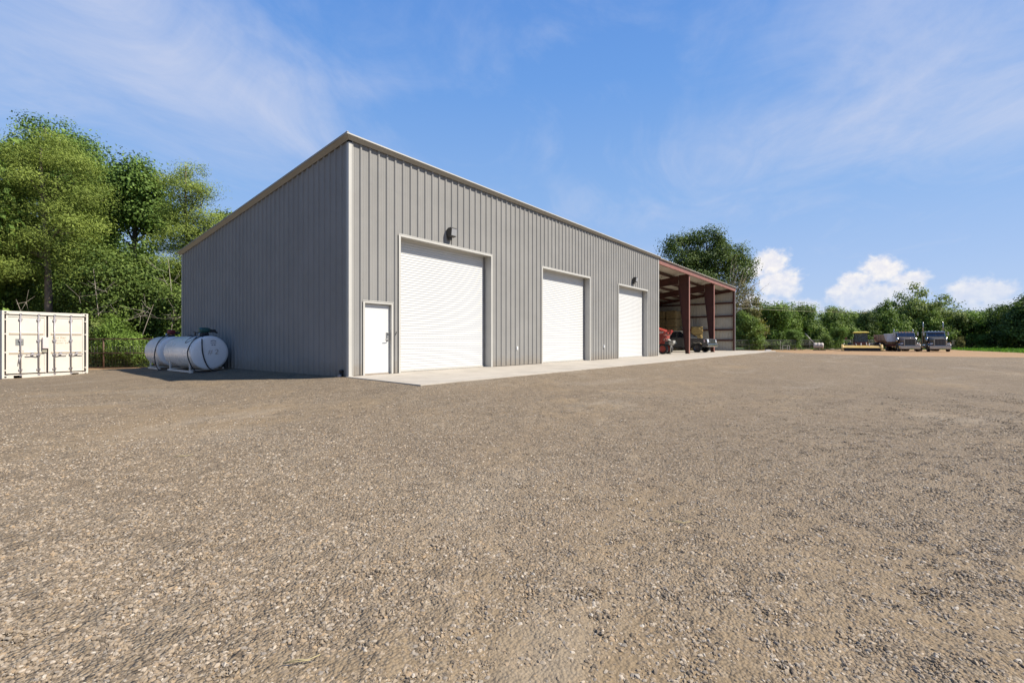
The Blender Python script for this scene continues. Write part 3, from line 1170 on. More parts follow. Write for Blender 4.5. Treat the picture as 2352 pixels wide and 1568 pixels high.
def build_container():
    W, L, H = 2.44, 6.06, 2.46
    x0, y0 = -5.50, 13.12
    ang = R(9.5)
    t = thing('shipping_container', 'cream steel shipping container with grey locking bars, standing before the trees', 'container', (x0, y0, -.37), ang)
    # local: x across the doors, y back along the box
    fr = MB()
    pw = .065
    fr.box(0, 0, .12, pw, .16, H - .12)
    fr.box(W - pw, 0, .12, W, .16, H - .12)
    fr.box(.178, .0, 0.0, .30, .12, .13)
    fr.box(.52, .0, 0.0, W - .52, .12, .13)
    fr.box(W - .30, .0, 0.0, W - .178, .12, .13)
    fr.box(.178, .0, .10, W - .178, .12, .131)
    fr.box(.178, .0, H - .125, W - .178, .12, H - .01)
    for a in (0, W - .06):
        fr.box(a, .18, 0, a + .06, L - .18, .12)
        fr.box(a, .18, H - .10, a + .06, L - .18, H)
    fr.box(.06, L - .06, .0, W - .06, L, H)
    fr.obj('frame', M_cream, t, bevel=.006)
    for a in (0, W - .178):
        for b in (0, L - .178):
            for z in (0, H - .118):
                c = MB().box(a, b - .004, z, a + .178, b + .178, z + .118)
                c.obj('corner_casting', M_cream, t, bevel=.01)
                if b == 0:
                    MB().lathe([(.001, -.0055), (.034, -.0055), (.034, -.004)], (a + .089, 0, z + .06), 'y', 12).obj('casting_hole', M_dark, t)
    # corrugated sides and roof
    for a, sgn in ((0.012, -1), (W - .012, 1)):
        mb = MB()
        pts = []
        yy = .16
        while yy < L - .12:
            pts += [(a, yy), (a, yy + .07), (a - sgn * .034, yy + .14), (a - sgn * .034, yy + .21)]
            yy += .278
        mb.extr([(p[0], p[1], .1) for p in pts], (0, 0, H - .18), cap=False, closed=False)
        mb.obj('side_panel', M_cream, t, fix=False)
    MB().box(.05, .1, H - .05, W - .05, L - .05, H - .03).obj('roof', M_cream, t)
    MB().box(.05, .11, .1, W - .05, .13, H - .1).obj('door_gasket', M_gask, t)
    # doors with recessed field panels
    mid = W / 2
    for k, (a, b) in enumerate(((.115, mid - .028), (mid + .028, W - .115))):
        d = MB()
        zb, zt = .175, H - .155
        zs = [zb + .06, zb + (zt - zb) * .345, zb + (zt - zb) * .68, zt - .06]
        e = .055
        d.box(a, .035, zb, a + e, .085, zt)
        d.box(b - e, .035, zb, b, .085, zt)
        d.box(a + e, .035, zb, b - e, .085, zs[0])
        d.box(a + e, .035, zs[3], b - e, .085, zt)
        for z in (zs[1], zs[2]):
            # a pressed horizontal swage between two panels
            d.hexa([(a + .1, .030, z + .03), (b - .1, .030, z + .03), (b - .1, .075, z + .035), (a + .1, .075, z + .035), (a + .1, .034, z + .055), (b - .1, .034, z + .055), (b - .1, .075, z + .06), (a + .1, .075, z + .06)])
        d.box(a + e, .052, zs[0], b - e, .08, zs[3])
        d.obj('door', M_cream, t, bevel=.006)
        do = MB()
        for z in (zs[1], zs[2]):
            do.hexa([(a + .08, .0505, z - .025), (b - .08, .0505, z - .025), (b - .08, .052, z + .028), (a + .08, .052, z + .028), (a + .08, .040, z - .03), (b - .08, .040, z - .03), (b - .08, .034, z + .03), (a + .08, .034, z + .03)])
        do.obj('swage', mat('cream_swage', (.44, .37, .28), .5, 0, .03, 1.2), t)
        # two locking bars each
        for q in (.345, .80) if k == 0 else (.165, .615):
            x = a + (b - a) * q
            mb = MB()
            mb.tube([(x, .012, .11), (x, .012, H - .09)], .0205, 10)
            for z in (.30, .85, 1.38, H - .30):
                mb.box(x - .05, .004, z - .035, x + .05, .034, z + .035)
            mb.box(x - .035, -.012, .075, x + .035, .03, .125)
            mb.box(x - .035, -.012, H - .125, x + .035, .03, H - .075)
            bar = mb.obj('locking_bar', M_galv, t)
            sx = 1 if k == 0 and q > .5 else -1
            if k == 1:
                sx = 1
            if k == 0 and q < .5:
                # handle hanging straight down
                h = MB().tube([(x - .02, -.01, .80), (x - .045, -.018, .62), (x - .05, -.012, .52)], .014, 6)
            else:
                sx = -1 if k == 0 else 1
                h = MB().tube([(x, -.01, .835), (x + sx * .05, -.018, .83), (x + sx * .17, -.02, .855), (x + sx * .30, -.012, .84), (x + sx * .36, -.008, .84)], .015, 6)
                h.box(x + sx * .17 - .04, -.012, .83, x + sx * .17 + .04, .03, .93)
            h.obj('handle', M_galv, bar)
        # hinges
        xs = a - .065 if k == 0 else b + .0
        for z in (.30, .95, 1.62, H - .32):
            MB().box(xs, -.006, z - .02, xs + .065, .035, z + .02).obj('hinge', M_cream, t)
    # lock box, plate, lettering
    MB().box(mid - .15, -.05, 1.08, mid + .02, .034, 1.50).obj('lock_box', mat('pale_lock_box', (.58, .50, .47), .5, 0, .03, 6), t, bevel=.008)
    MB().box(mid - .15, -.004, .93, mid - .02, .034, 1.06).obj('lock_plate', mat('olive_lock_plate', (.27, .25, .19), .5, 0, .05, 8), t)
    MB().box(.36, .044, 1.20, .575, .052, 1.44).obj('data_plate', mat('grey_data_plate', (.20, .21, .20), .5, .2, .12, 30), t)
    M_let = mat('faded_tan_lettering', (.36, .27, .15), .6, 0, .1, 20)
    text_mesh('lettering', 'Blue Star', .115, M_let, t, (1.56, .0505, 1.455), (R(90), 0, 0), .001, .25)
    text_mesh('lettering', 'Containers Inc', .075, M_let, t, (1.56, .0505, 1.36), (R(90), 0, 0), .001, .2)
    text_mesh('lettering', '', .06, M_let, t, (1.56, .0505, 1.27), (R(90), 0, 0), .001) if False else None
    text_mesh('lettering', 'Management   8 8', .065, M_let, t, (1.60, .0505, 1.27), (R(90), 0, 0), .001)
    mk = MB()
    for (cx_, cz_) in ((.46, .98), (.52, .95), (.56, .97), (.53, .88)):
        mk.box(cx_ - .022, .0495, cz_ - .012, cx_ + .022, .052, cz_ + .02)
    mk.obj('rust_mark', mat('rust_brown_mark', (.13, .06, .045), .7), t)


build_container()

# ------------------------------------------------------------------ fuel tanks
M_tank = mat('white_tank_enamel', (.74, .74, .74), .28, 0, .02, 2, .02, 3, .10, (.52, .49, .44), coat=.15)
M_legs = mat('white_leg_paint', (.52, .50, .46), .5, 0, .04, 6)
M_teal = mat('dark_teal_pump', (.025, .085, .075), .45, 0, .1, 10)
M_redp = mat('dark_red_pump', (.16, .018, .02), .45, 0, .1, 10)


def fuel_tank(y0, y1, label, big):
    rad = .61
    cx_, cz_ = -.84, .565
    t = thing('fuel_tank', label, 'fuel tank', (cx_, y0, cz_), 0, 'white cylindrical fuel tanks beside the dark wall')
    L = y1 - y0
    n = 48
    # slightly dished near head, rolled edge, long shell, dished far head
    prof = [(.001, -.05), (rad * .5, -.04), (rad * .85, -.014), (rad * .965, .004), (rad, .03), (rad, L - .03), (rad * .965, L - .004), (rad * .8, L + .03), (rad * .4, L + .06), (.001, L + .065)]
    MB().lathe(prof[:5], (0, 0, 0), 'y', n).obj('near_head', M_tank, t)
    MB().lathe(prof[4:6], (0, 0, 0), 'y', n).obj('shell', M_tank, t)
    MB().lathe(prof[5:], (0, 0, 0), 'y', n).obj('far_head', M_tank, t)
    MB().lathe([(rad + .001, .026), (rad + .006, .03), (rad + .006, .044), (rad + .001, .048)], (0, 0, 0), 'y', n).obj('head_seam', M_tank, t)
    for yy in (.42, L - .42):
        for sx in (-1, 1):
            x = sx * .50
            g0 = gz(cx_ + x, y0 + yy) - cz_
            MB().box(x - .023, yy - .03, g0 - .03, x + .023, yy + .03, -.28).obj('leg', M_legs, t)
    for sx in (-1, 1):
        g0 = gz(cx_ + sx * .50, y0 + L / 2) - cz_
        MB().bar((sx * .50, .2, g0 + .05), (sx * .50, L - .2, g0 + .05), .06, .07).obj('skid', M_legs, t)
    g0 = gz(cx_, y0 + .42) - cz_
    for yy in (.42, L - .42):
        MB().bar((-.5, yy, g0 + .06), (.5, yy, g0 + .06), .05, .05).obj('cross_member', M_legs, t)
    return t, L, rad, cx_, cz_


def hose(name, pts, r, m, parent):
    # smooth catmull-rom
    P = [Vector(p) for p in pts]
    out = []
    for i in range(len(P) - 1):
        p0, p1, p2, p3 = P[max(i - 1, 0)], P[i], P[i + 1], P[min(i + 2, len(P) - 1)]
        for k in range(6):
            u = k / 6
            out.append(.5 * ((2 * p1) + (p2 - p0) * u + (2 * p0 - 5 * p1 + 4 * p2 - p3) * u * u + (3 * p1 - p0 - 3 * p2 + p3) * u ** 3))
    out.append(P[-1])
    return MB().tube(out, r, 8).obj(name, m, parent)


t, L, rad, cx_, cz_ = fuel_tank(7.45, 10.35, 'white fuel tank nearer the yard with teal pump and faded #2 on its end', True)
# pump on the top near the front end
pm = MB()
pm.box(-.12, .42, rad - .01, .12, .66, rad + .10)
pm.obj('pump_base', M_dark, t, bevel=.02)
p = MB().lathe([(.001, -.18), (.09, -.17), (.10, -.1), (.10, .1), (.075, .17), (.001, .18)], (0, .52, rad + .22), 'x', 16)
po = p.obj('pump', M_teal, t)
MB().box(.08, .46, rad + .14, .36, .58, rad + .25).obj('nozzle_boot', M_rubber, po, bevel=.02)
MB().bar((.28, .52, rad + .2), (.42, .5, rad + .12), .05, .06).obj('nozzle', M_rubber, po)
MB().tube([(0, 1.0, rad - .02), (0, 1.0, rad + .12)], .05, 10).obj('fill_pipe', M_steel, t)
MB().bar((-.16, 1.0, rad + .13), (.14, 1.0, rad + .13), .05, .03).obj('fill_cap', M_bronze, t)
MB().tube([(0, 1.45, rad - .02), (0, 1.45, rad + .14), (.0, 1.55, rad + .17)], .03, 8).obj('vent_pipe', M_bronze, t)
MB().tube([(-.05, 1.6, rad), (-.02, 2.1, rad + .015)], .04, 8).obj('gauge', M_rubber, t)
g_ = gz(cx_ - .3, 7.3) - cz_
hose('hose', [(.1, .5, rad + .12), (-.12, .35, rad + .02), (-.42, .30, .46), (-.63, .22, .10), (-.64, .12, -.22), (-.50, .02, -.60), (-.30, -.10, g_ + .03), (.1, -.22, g_ + .025), (.75, -.20, g_ + .03)], .019, M_rubber, t)
hose('hose', [(.0, .45, rad + .10), (-.22, .10, rad - .05), (-.28, -.055, .40), (-.27, -.075, .05), (-.18, -.07, -.32), (-.02, -.06, -.58), (.25, -.12, g_ + .04), (.9, -.05, g_ + .03)], .019, M_rubber, t)
hose('hose', [(-.05, .6, rad + .06), (-.25, .95, rad - .03), (-.42, .98, .44), (-.50, .85, .36), (-.44, .62, .42), (-.25, .5, rad - .03)], .012, M_rubber, t)
M_fad = mat('faded_brown_mark', (.40, .36, .33), .5, 0, .05, 10)
text_mesh('lettering', '# 2', .26, M_fad, t, (.08, -.047, -.05), (R(90), 0, 0), .006, .1)
lo = MB()
for k in range(9):
    a0 = R(25 + k * 16)
    lo.box(.09 + math.cos(a0) * .085 - .014, -.046, .40 + math.sin(a0) * .045 - .008, .09 + math.cos(a0) * .085 + .014, -.038, .40 + math.sin(a0) * .045 + .008)
lo.box(0.0, -.046, .345, .18, -.038, .36)
lo.box(.03, -.046, .27, .08, -.038, .30)
lo.box(.10, -.046, .27, .16, -.038, .30)
lo.obj('maker_emblem', mat('slate_emblem', (.10, .12, .17), .5), t)

t, L, rad, cx_, cz_ = fuel_tank(11.0, 12.75, 'shorter white fuel tank behind, with a dark red pump on top', False)
pm = MB().box(-.10, .45, rad - .01, .10, .62, rad + .08)
pm.obj('pump_base', M_dark, t, bevel=.02)
po = MB().lathe([(.001, -.14), (.09, -.13), (.10, -.08), (.10, .08), (.075, .13), (.001, .14)], (0, .52, rad + .19), 'x', 14).obj('pump', M_redp, t)
MB().box(.1, .46, rad + .12, .3, .56, rad + .2).obj('nozzle_boot', M_rubber, po, bevel=.02)
MB().tube([(.0, 1.1, rad - .02), (.0, 1.1, rad + .14)], .05, 10).obj('fill_pipe', M_steel, t)
g_ = gz(cx_ - .6, 10.9) - cz_
hose('hose', [(.0, .5, rad + .2), (-.2, .42, rad + .05), (-.48, .34, .42), (-.64, .25, .0), (-.66, .15, -.4), (-.62, .0, g_ + .1), (-.55, -.12, g_ + .03), (-.2, -.2, g_ + .02)], .019, M_rubber, t)

# ------------------------------------------------------------------ fences
M_rust = mat('rusty_pipe', (.10, .055, .035), .75, .1, .15, 8, .1, 40)
M_wire = mat('fence_wire', (.26, .25, .23), .5, .6, .1, 10)


def pipe_fence():
    X0, X1, Z = -27.0, -3.0, 24.2
    p0 = (CAM[0] + X0 * RX + Z * FX, CAM[1] + X0 * RY + Z * FY)
    L = X1 - X0
    t = thing('pipe_fence', 'rusty pipe fence with square wire mesh in front of the left trees', 'fence', (p0[0], p0[1], -.42), R(YAW - 90))
    n = 9
    for k in range(n + 1):
        x = k * L / n + .55
        MB().tube([(x, 0, -.2), (x, 0, 1.50)], .036, 10).obj('post', M_rust, t)
    for z, r in ((1.52, .032), (.80, .024), (.06, .02)):
        MB().tube([(0, -.02, z), (L + 1, -.02, z)], r, 8).obj('rail', M_rust, t)
    for k in range(12):
        z = .17 + k * .112
        MB().tube([(0, .03, z), (L + 1, .03, z)], .0042, 4).obj('wire', M_wire, t)
    mb = MB()
    x = .1
    while x < L + 1:
        mb.tube([(x, .034, .1), (x, .034, 1.45)], .0036, 3)
        x += .155
    o = mb.obj('upright_wires', M_wire, t)
    o['kind'] = 'stuff'


pipe_fence()
M_fence = mat('silver_fence_pipe', (.17, .165, .15), .6, .2, .08, 6)


def far_fence():
    a = Vector((28.0, 70.5))
    b = Vector((150.0, 118.5))
    pa = (CAM[0] + a.x * RX + a.y * FX, CAM[1] + a.x * RY + a.y * FY)
    pb = (CAM[0] + b.x * RX + b.y * FX, CAM[1] + b.x * RY + b.y * FY)
    L = math.hypot(pb[0] - pa[0], pb[1] - pa[1])
    ang = math.atan2(pb[1] - pa[1], pb[0] - pa[0])
    t = thing('wire_fence', 'long silver pipe and wire fence behind the parked trucks', 'fence', (pa[0], pa[1], -.45), ang)
    n = int(L / 3.4)
    for k in range(n + 1):
        x = k * L / n
        MB().tube([(x, 0, -.2), (x, 0, 1.60)], .032, 6).obj('post', M_fence, t)
    for z, r in ((1.62, .034), (.92, .022)):
        MB().tube([(0, -.03, z), (L, -.03, z)], r, 6).obj('rail', M_fence, t)
    mb = MB()
    for k in range(9):
        z = .12 + k * .17
        mb.tube([(0, .03, z), (L, .03, z)], .006, 3)
    x = 0
    while x < L:
        mb.tube([(x, .03, .05), (x, .03, 1.55)], .005, 3)
        x += .30
    o = mb.obj('mesh_wires', M_wire, t)
    o['kind'] = 'stuff'


far_fence()

# ------------------------------------------------------------------ trees
def leaf_mat(name, dark, light, trans=.35):
    m = bpy.data.materials.new(name)
    m.use_nodes = True
    g = NT(m.node_tree)
    b = g.n['Principled BSDF']
    out = g.n['Material Output']
    a = g.node('ShaderNodeAttribute', attribute_name='tint')
    c = g.mix(a.outputs['Fac'], dark, light)
    g.put(b.inputs['Base Color'], c)
    b.inputs['Roughness'].default_value = .6
    b.inputs['Specular IOR Level'].default_value = .15
    tr = g.node('ShaderNodeBsdfTranslucent')
    g.put(tr.inputs[0], g.mix(1.0, c, (1.15, 1.25, .55), 'MULTIPLY'))
    mx = g.node('ShaderNodeMixShader')
    mx.inputs[0].default_value = trans
    g.l.new(b.outputs[0], mx.inputs[1])
    g.l.new(tr.outputs[0], mx.inputs[2])
    g.l.new(mx.outputs[0], out.inputs[0])
    return m


LM_cotton = leaf_mat('cottonwood_leaves', (0.043, 0.080, 0.015), (0.195, 0.296, 0.064), .22)
LM_locust = leaf_mat('locust_leaves', (0.075, 0.111, 0.019), (0.298, 0.361, 0.077), .22)
LM_bush = leaf_mat('bush_leaves', (0.056, 0.112, 0.016), (0.206, 0.296, 0.059), .22)
LM_under = leaf_mat('understory_leaves', (0.037, 0.072, 0.014), (0.155, 0.207, 0.045), .22)
LM_dark = leaf_mat('dark_tree_leaves', (0.028, 0.051, 0.014), (0.133, 0.184, 0.047), .22)
LM_row = leaf_mat('hedgerow_leaves', (0.042, 0.076, 0.016), (0.206, 0.288, 0.063), .22)
LM_pale = leaf_mat('pale_tree_leaves', (0.059, 0.090, 0.023), (0.255, 0.303, 0.088), .22)
LM_dry = leaf_mat('dry_leaves', (0.088, 0.088, 0.028), (0.209, 0.187, 0.066), .3)
LM_grass = leaf_mat('grass_blades', (0.061, 0.132, 0.015), (0.138, 0.259, 0.037), .35)
M_bark = mat('grey_brown_bark', (.145, .115, .085), .9, 0, .2, 6, .5, 30)
M_barkd = mat('dark_bark', (.060, .048, .038), .9, 0, .2, 6, .4, 30)
M_dead = mat('dead_branch_wood', (.25, .215, .17), .85, 0, .15, 8)


def crown_mesh(name, lobes, nl, leaf, m, rng, clump=.55, droop=0.0, per=34, shell=.62, flat=.75, wind=0.0):
    """lobes: (centre, radii) ellipsoids. Leaves sit in clumps spread through the lobes, denser near the surface."""
    vols = np.array([r[0] * r[1] * r[2] for _, r in lobes]) ** .72
    pr = vols / vols.sum()
    nc = max(6, int(nl / per))
    pick = rng.choice(len(lobes), nc, p=pr)
    C = np.array([c for c, _ in lobes])[pick]
    Rr = np.array([r for _, r in lobes])[pick]
    d = rng.normal(size=(nc, 3))
    d /= np.linalg.norm(d, axis=1)[:, None]
    rad = np.where(rng.random(nc) < shell, rng.uniform(.76, 1.0, nc), rng.uniform(.1, .85, nc) ** .6)
    cc = C + d * rad[:, None] * Rr
    csz = clump * rng.uniform(.55, 1.35, nc)
    ctint = np.clip(rng.normal(.5, .27, nc), 0, 1)
    k = rng.integers(0, nc, nl)
    off = np.clip(rng.normal(size=(nl, 3)), -1.7, 1.7) * (csz[k] * .46)[:, None]
    off[:, 2] *= flat
    P = cc[k] + off
    od = off / (np.linalg.norm(off, axis=1)[:, None] + 1e-6)
    out = d[k] * .45 + od * .75 + rng.normal(size=(nl, 3)) * .50
    out[:, 2] += .40
    N = out / np.linalg.norm(out, axis=1)[:, None]
    T = rng.normal(size=(nl, 3))
    T[:, 2] -= droop
    if wind:
        T[:, 0] += wind * RX
        T[:, 1] += wind * RY
    T -= N * (T * N).sum(1)[:, None]
    T /= np.linalg.norm(T, axis=1)[:, None]
    B = np.cross(N, T)
    ln = leaf[0] * rng.uniform(.6, 1.3, nl)
    wd = leaf[1] * rng.uniform(.6, 1.3, nl)
    V = np.empty((nl, 4, 3))
    V[:, 0] = P - T * (ln * .5)[:, None]
    V[:, 1] = P + B * (wd * .5)[:, None] + T * (ln * .08)[:, None]
    V[:, 2] = P + T * (ln * .5)[:, None] - N * (ln * .12)[:, None]
    V[:, 3] = P - B * (wd * .5)[:, None] + T * (ln * .08)[:, None]
    me = mesh_np(name, V.reshape(-1, 3), np.arange(nl * 4).reshape(-1, 4))
    tint = np.clip(ctint[k] + rng.normal(0, .09, nl), 0, 1).astype(np.float32)
    a = me.attributes.new('tint', 'FLOAT', 'POINT')
    a.data.foreach_set('value', np.repeat(tint, 4))
    me.materials.append(m)
    return me, cc


def wood_mesh(base, top, r0, targets, rng, fork=.35, r1=None, lean=.4, n=8, twist=.3):
    """tapered trunk with limbs that bend up and out to the given points"""
    mb = MB()
    base, top = Vector(base), Vector(top)
    pts = []
    seg = 9
    ph = rng.uniform(0, 6)
    for i in range(seg + 1):
        u = i / seg
        p = base.lerp(top, u)
        w = twist * math.sin(u * 4.2 + ph) * u
        pts.append(p + Vector((w, w * .6, 0)))
    r1 = r1 or r0 * .22
    rad = [r0 * (1.35 if i == 0 else 1) * (1 - i / seg) + r1 * (i / seg) for i in range(seg + 1)]
    mb.tube(pts, rad, n)
    for tg in targets:
        tg = Vector(tg)
        u = min(.97, max(fork, fork + (1 - fork) * max(0, (tg.z - base.z) / max(.1, top.z - base.z) - .25) * rng.uniform(.7, 1.0)))
        i = int(u * seg)
        p = pts[i].lerp(pts[min(i + 1, seg)], u * seg - i)
        ra = (rad[i] * .45)
        ln = (tg - p).length
        m1 = p.lerp(tg, .35) + Vector((rng.normal() * .06, rng.normal() * .06, .10)) * ln
        m2 = p.lerp(tg, .7) + Vector((rng.normal() * .07, rng.normal() * .07, .06)) * ln
        mb.tube([p, m1, m2, tg], [ra, ra * .7, ra * .42, max(.006, ra * .14)], 6, cap=False)
    return mb


def place_tree(name, label, cat, px, Z, lobes_px, nl, leaf, lm, bark, trunk_r, group, seed, depth=1.0, trunk_px=None, top_px=None, limbs=14, **kw):
    """lobes_px: (x, y, rx, ry) in photo pixels; turned into metres at depth Z around the trunk foot"""
    rng = np.random.default_rng(seed)
    fx, fy = at(px, Z)
    fz = gz(fx, fy)
    t = thing(name, label, cat, (fx, fy, fz), 0, group)
    s_ = Z / 1075
    lobes = []
    for (x, y, rx, ry) in lobes_px:
        lx = (x - px) * s_
        lz = (785 - y) * s_ + CAM[2] - fz
        dp = rng.uniform(-.45, .45) * rx * s_ * depth
        c = (lx * RX + dp * FX, lx * RY + dp * FY, lz)
        r_ = (rx + (0)) * s_
        lobes.append((c, (r_, r_, ry * s_)))
    me, cc = crown_mesh('crown', lobes, nl, leaf, lm, rng, **kw)
    o = bpy.data.objects.new('crown', me)
    lnk(o, t)
    tx = top_px or (lobes_px[0][0], lobes_px[0][1])
    top = ((tx[0] - px) * s_ * RX, (tx[0] - px) * s_ * RY, (785 - tx[1]) * s_ + CAM[2] - fz)
    tg = cc[rng.choice(len(cc), min(limbs, len(cc)), replace=False)]
    wood_mesh((0, 0, -.2), top, trunk_r, tg, rng).obj('trunk', bark, t, fix=False)
    return t


G1 = 'tall trees behind the container'
place_tree('locust_tree', 'feathery yellow green tree rising behind the cream container, trunk showing', 'tree', 108, 27.5,
           [(108, 342, 46, 34), (58, 368, 46, 30), (158, 382, 48, 32), (15, 425, 48, 32), (100, 425, 54, 30), (190, 448, 44, 30), (142, 486, 54, 30), (48, 496, 52, 30), (-40, 480, 60, 60), (203, 528, 44, 30), (98, 550, 54, 30), (18, 570, 52, 32), (168, 588, 48, 30), (66, 625, 46, 28), (-30, 610, 60, 50), (208, 626, 36, 26)],
           95000, (.15, .040), LM_locust, M_bark, .24, G1, 101, clump=1.0, droop=.5, per=130, top_px=(108, 345), limbs=22, wind=1.6, flat=.55)
place_tree('cottonwood_tree', 'tallest dark green cottonwood standing behind the feathery tree at left', 'tree', 150, 36,
           [(85, 318, 36, 46), (132, 318, 34, 44), (175, 365, 52, 48), (225, 408, 40, 44), (120, 400, 80, 70), (190, 450, 70, 65), (60, 380, 50, 60), (160, 560, 90, 80), (240, 480, 34, 40)],
           62000, (.165, .13), LM_cotton, M_bark, .34, G1, 102, clump=1.35, per=110, top_px=(115, 300), limbs=20)
place_tree('cottonwood_tree', 'green cottonwood in the middle of the left group with sky gaps low down', 'tree', 285, 34,
           [(318, 412, 42, 38), (272, 440, 40, 45), (345, 440, 34, 40), (300, 480, 60, 38), (350, 500, 44, 36), (262, 505, 30, 34), (225, 540, 30, 40)],
           28000, (.19, .145), LM_cotton, M_barkd, .30, G1, 103, clump=1.2, per=100, top_px=(320, 400), limbs=16)
place_tree('locust_tree', 'feathery tree with loose top just left of the shop roof corner', 'tree', 425, 30.5,
           [(432, 400, 36, 26), (470, 440, 20, 16), (392, 425, 24, 18), (440, 448, 40, 22), (415, 490, 44, 26), (470, 505, 40, 26), (490, 545, 28, 30), (435, 540, 48, 26), (390, 560, 44, 26), (455, 585, 50, 26), (410, 615, 50, 26), (460, 632, 50, 26), (388, 655, 44, 28), (430, 670, 44, 26)],
           54000, (.145, .040), LM_locust, M_bark, .19, G1, 104, clump=.85, droop=.4, per=110, top_px=(436, 385), limbs=20, wind=1.4, flat=.55)
place_tree('cottonwood_tree', 'distant dark tree top peeking over the sloping roof edge', 'tree', 522, 48,
           [(524, 508, 22, 24), (505, 540, 26, 30), (535, 560, 30, 40)], 5000, (.24, .19), LM_dark, M_barkd, .2, G1, 105, clump=.8, per=30, limbs=8)
G2 = 'bushes and saplings along the left fence'
und = [
    ('leafy sapling beside the trunk of the feathery tree, above the container', 45, 29.6, [(40, 650, 60, 45), (-10, 690, 60, 50), (70, 700, 50, 40), (20, 745, 60, 50)], 9000),
    ('low green shrub right behind the container top', 175, 29.2, [(165, 680, 44, 34), (200, 715, 40, 36), (140, 730, 44, 40), (210, 770, 40, 40)], 9000),
    ('dense leafy thicket in the middle behind the fence', 262, 27.5, [(250, 600, 58, 48), (285, 650, 52, 50), (225, 660, 50, 50), (268, 720, 54, 50), (240, 770, 50, 46)], 15000),
    ('leafy thicket between the middle trees and the shop corner', 345, 28.5, [(335, 640, 48, 52), (372, 690, 46, 50), (318, 700, 42, 48), (350, 755, 60, 46), (395, 740, 36, 52)], 14000),
    ('shrub tucked against the back corner of the shop', 412, 27.0, [(405, 690, 24, 36), (415, 745, 24, 36), (402, 800, 26, 36)], 5000)]
for i, (lb, px, Z, lo_, n_) in enumerate(und):
    place_tree('understory_shrub', lb, 'shrub', px, Z, lo_, int(n_ * 1.5), (.14, .10), LM_under, M_barkd, .10, G2, 120 + i, clump=.85, per=90, limbs=12, top_px=(lo_[0][0], lo_[0][1]))
place_tree('bright_bush', 'bright green bush growing close behind the pipe fence', 'bush', 290, 25.4,
           [(270, 790, 34, 34), (310, 800, 36, 32), (258, 755, 22, 30), (335, 812, 22, 24), (285, 825, 34, 16), (232, 800, 18, 30)], 13000, (.19, .045), LM_bush, M_barkd, .05, G2, 130, clump=.5, per=40, droop=.4, limbs=10)
place_tree('bright_bush', 'yellow green weedy bush at the fence beside the container corner', 'bush', 225, 25.3,
           [(222, 765, 20, 30), (214, 815, 14, 26), (238, 822, 16, 16)], 4000, (.16, .045), LM_pale, M_barkd, .04, G2, 131, clump=.4, per=40, limbs=8)
# bare dead branches in the left wood
def dead_branch(px, Z, y0, label, seed, n=7, size=1.6):
    rng = np.random.default_rng(seed)
    fx, fy = at(px, Z)
    z = gz(fx, fy)
    t = thing('dead_sapling', label, 'dead sapling', (fx, fy, z), 0, 'dead saplings among the left trees')
    top = (785 - y0) * Z / 1075 + CAM[2] - z
    mb = MB()
    tip = Vector((rng.normal() * .6, rng.normal() * .6, top))
    mb.tube([(0, 0, -.1), tip * .5 + Vector((.35, .2, 0)), tip], [.028, .02, .006], 5)
    for k in range(n):
        u = rng.uniform(.35, .95)
        p = tip * u
        a = rng.uniform(0, 6.28)
        e = p + Vector((math.cos(a), math.sin(a), rng.uniform(.1, .9))) * size * rng.uniform(.5, 1.1)
        mid = p.lerp(e, .5) + Vector((0, 0, -.12))
        mb.tube([p, mid, e], [.013, .009, .003], 5)
        for q in range(3):
            e2 = mid + Vector((rng.normal(), rng.normal(), rng.normal())) * .45
            mb.tube([mid, e2], [.010, .003], 4)
    mb.obj('branches', M_dead, t, fix=False)


dead_branch(383, 26.0, 590, 'pale dead sapling with bare twigs left of the shop roof corner', 1)
dead_branch(205, 25.6, 618, 'bare grey sapling between the feathery tree and the thicket', 2)
dead_branch(268, 25.2, 700, 'short bare sapling leaning just behind the pipe fence', 3, 5, 1.0)
dead_branch(60, 25.8, 690, 'thin bare sapling behind the left half of the container', 4, 6, 1.2)

# the big tree behind the shed and its bare companion
place_tree('shade_tree', 'big round dark green tree rising behind the red framed shed', 'tree', 1625, 66,
           [(1548, 566, 26, 22), (1580, 548, 20, 14), (1608, 545, 22, 20), (1636, 548, 24, 20), (1660, 572, 26, 22), (1690, 588, 26, 22), (1716, 606, 20, 18), (1640, 598, 44, 30), (1560, 604, 34, 20), (1600, 622, 40, 26), (1690, 628, 36, 26), (1650, 652, 46, 28), (1580, 655, 50, 30), (1720, 640, 16, 16), (1606, 592, 30, 20), (1585, 580, 16, 14)],
           40000, (.25, .17), LM_dark, M_barkd, .42, 'trees behind the shed', 140, clump=1.25, per=90, top_px=(1625, 560), limbs=22)
rng = np.random.default_rng(77)
bx, by = at(1672, 63)
t = thing('bare_tree', 'half bare tree with fine grey twigs leaning out right of the big tree', 'tree', (bx, by, gz(bx, by)), 0, 'trees behind the shed')
mb = MB()
s_ = 63 / 1075
mb.tube([(0, 0, -.3), (.1, .05, 3.0), (.15, .1, 5.2)], [.22, .17, .11], 7)
for k in range(30):
    ex = rng.uniform(4, 76)
    ey = rng.uniform(88, 190) - ex * .35
    a = Vector((.12, .08, rng.uniform(3.6, 5.2)))
    e = Vector((ex * s_ * RX, ex * s_ * RY, ey * s_ + 1.4)) + Vector((rng.normal() * .6, rng.normal() * .6, 0))
    m1 = a.lerp(e, .45) + Vector((0, 0, .35))
    mb.tube([a, m1, e], [.045, .026, .007], 5)
    for q in range(9):
        p = m1.lerp(e, rng.uniform(0, 1))
        e2 = p + Vector((RX * rng.uniform(-.1, 1.0), RY * rng.uniform(-.1, 1.0), rng.uniform(.1, .9))) * 1.1
        mb.tube([p, e2], [.012, .004], 3)
mb.obj('trunk', M_dead, t, fix=False)
